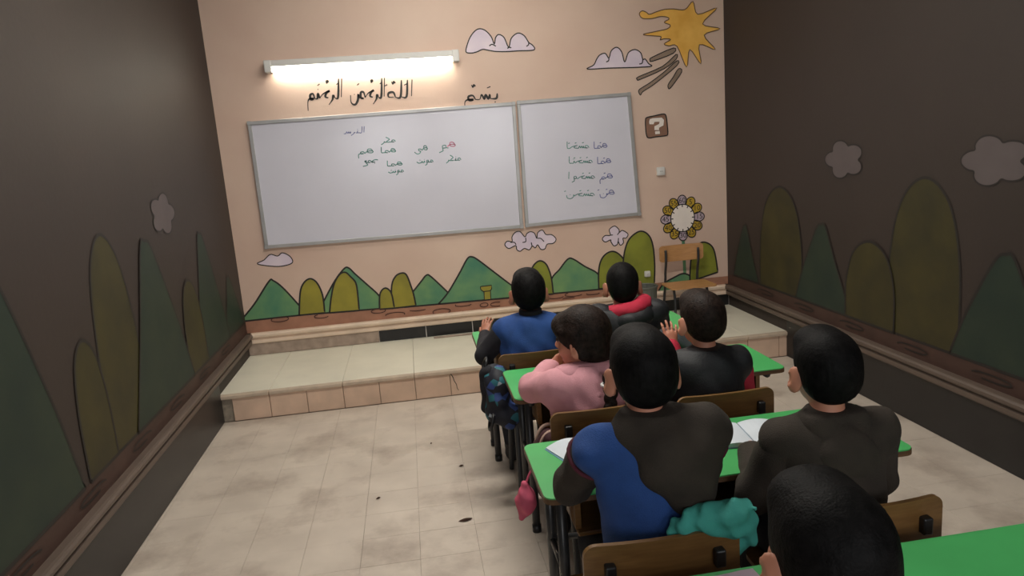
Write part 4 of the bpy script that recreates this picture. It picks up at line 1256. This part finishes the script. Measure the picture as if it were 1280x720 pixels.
# notebooks and papers
def notebook(label, x, y, z, rz, w_, d_, th, cover, lift=0.0):
    t = thing('notebook', label, 'notebook', (x, y, z), rz)
    obj('cover', box(-w_/2, w_/2, -d_/2, d_/2, 0, 0.0016, 0.0006, 1), cover, t)
    for sx in (-1, 1):   # two bellied halves of the open pages
        bm = bmesh.new()
        n_ = 8
        top = [(sx*(0.002+(w_/2-0.006)*k/n_), 0.0018+th*math.sin(math.pi*(0.12+0.8*k/n_))) for k in range(n_+1)]
        prof = [(sx*0.002, 0.0017)]+top+[(sx*(w_/2-0.004), 0.0017)]
        pts = [(a, -d_/2+0.003, b) for a, b in prof]
        obj('pages', prism(pts, (0, d_-0.006, 0)), M_paper, t)
    return t
notebook('open notebook with white pages beside the sleeve of the boy in blue and brown', 0.465, 1.985, 0.6005, 0.35, 0.24, 0.15, 0.016, M_cover)
notebook('open notebook with white pages in front of the child in the dark grey hooded top', 0.93, 1.93, 0.6005, -0.1, 0.24, 0.17, 0.014, M_cover)
def sheet(name, label, cat, x, y, z, rz, w_, d_, m_):
    bm = bmesh.new()
    n_ = 10
    vs = [[bm.verts.new((-w_/2+w_*i/n_, -d_/2+d_*j/4, 0.0012+0.0022*math.sin(0.9*i+0.7*j)**2)) for j in range(5)] for i in range(n_+1)]
    for i in range(n_):
        for j in range(4):
            bm.faces.new((vs[i][j], vs[i+1][j], vs[i+1][j+1], vs[i][j+1]))
    bmesh.ops.solidify(bm, geom=bm.faces[:], thickness=0.0008)
    o = obj(name, bm, m_)
    o.location = (x, y, z)
    o.rotation_euler = (0, 0, rz)
    return tag(o, label, cat)
sheet('paper_sheet', 'pink sheet of paper lying on the desk behind the boy in blue and brown', 'paper', 0.505, 1.195, 0.6008, 0.05, 0.26, 0.17, M_paperp)
# waste bin on the platform by the wall
loc = (1.655, 5.06, STEP_Z+0.001)
t = thing('waste_bin', 'grey-green ribbed waste bin on the platform below the tall olive hill', 'bin', loc)
bm = bmesh.new()
N = 40
rings = []
for z_, r_ in ((0, 0.072), (0.004, 0.076), (0.25, 0.094), (0.25, 0.088), (0.01, 0.070)):
    rings.append([bm.verts.new((r_*(1+(0.012 if k % 2 else -0.012)*(1 if z_ else 0))*math.cos(2*math.pi*k/N), r_*(1+(0.012 if k % 2 else -0.012)*(1 if z_ else 0))*math.sin(2*math.pi*k/N), z_)) for k in range(N)])
for a, b_ in zip(rings, rings[1:]):
    for k in range(N):
        bm.faces.new((a[k], a[(k+1) % N], b_[(k+1) % N], b_[k]))
bm.faces.new(rings[0][::-1])
bm.faces.new(rings[-1])
obj('bin_body', bm, M_bin, t)
obj('rim', tube([(0.094*math.cos(a), 0.094*math.sin(a), 0.252) for a in np.linspace(0, 2*math.pi, 32, endpoint=False)], 0.007, 8, True), M_bin, t, True)
# grey strip lying along the skirting, dry leaf and crumbs on the floor
ga, gb = (0.08, D-0.075), (0.43, D-0.085)
o = obj('loose_strip', box(-0.175, 0.175, -0.012, 0.012, 0, 0.010, 0.002, 1), M_stone)
o.location = (0.25, D-0.085, STEP_Z+0.0005)
o.rotation_euler = (0, 0, -0.02)
tag(o, 'thin grey strip lying loose on the platform along the black skirting', 'strip')
def leaf(label, x, y, L_, w_, rz):
    bm = bmesh.new()
    n_ = 8
    rows = []
    for i in range(n_+1):
        u = i/n_
        hw = w_/2*math.sin(math.pi*min(1, u*0.97+0.015))**0.8+0.0004
        rows.append([bm.verts.new((L_*(u-0.5), hw*v, 0.0012+0.006*(1-abs(v))*math.sin(math.pi*u)+0.003*u)) for v in (-1, -0.5, 0, 0.5, 1)])
    for a, b_ in zip(rows, rows[1:]):
        for k in range(4):
            bm.faces.new((a[k], a[k+1], b_[k+1], b_[k]))
    bmesh.ops.solidify(bm, geom=bm.faces[:], thickness=0.001)
    o = obj('dry_leaf', bm, M_leaf, None, True)
    o.location = (x, y, 0.0005)
    o.rotation_euler = (0, 0, rz)
    return tag(o, label, 'leaf')
def F0(px, py):
    v = RA*(px-640)/FPX-UA*(py-360)/FPX+FA
    s = -CAM_H/v[2]
    return v[0]*s, v[1]*s
for (px, py, L_, w_, rz, lb) in ((582, 650.5, 0.058, 0.026, 0.1, 'dark brown dry leaf, the largest scrap on the tiled floor'), (576.5, 583, 0.026, 0.012, 0.1, 'small brown scrap on the floor near the front desk legs'),
                                 (473, 623.5, 0.022, 0.012, 0.2, 'small brown scrap alone on the open floor'), (539, 555, 0.010, 0.008, 0.0, 'tiny dark scrap on the floor below the platform')):
    a, b_ = F0(px, py)
    leaf(lb, a, b_, L_, w_, rz)
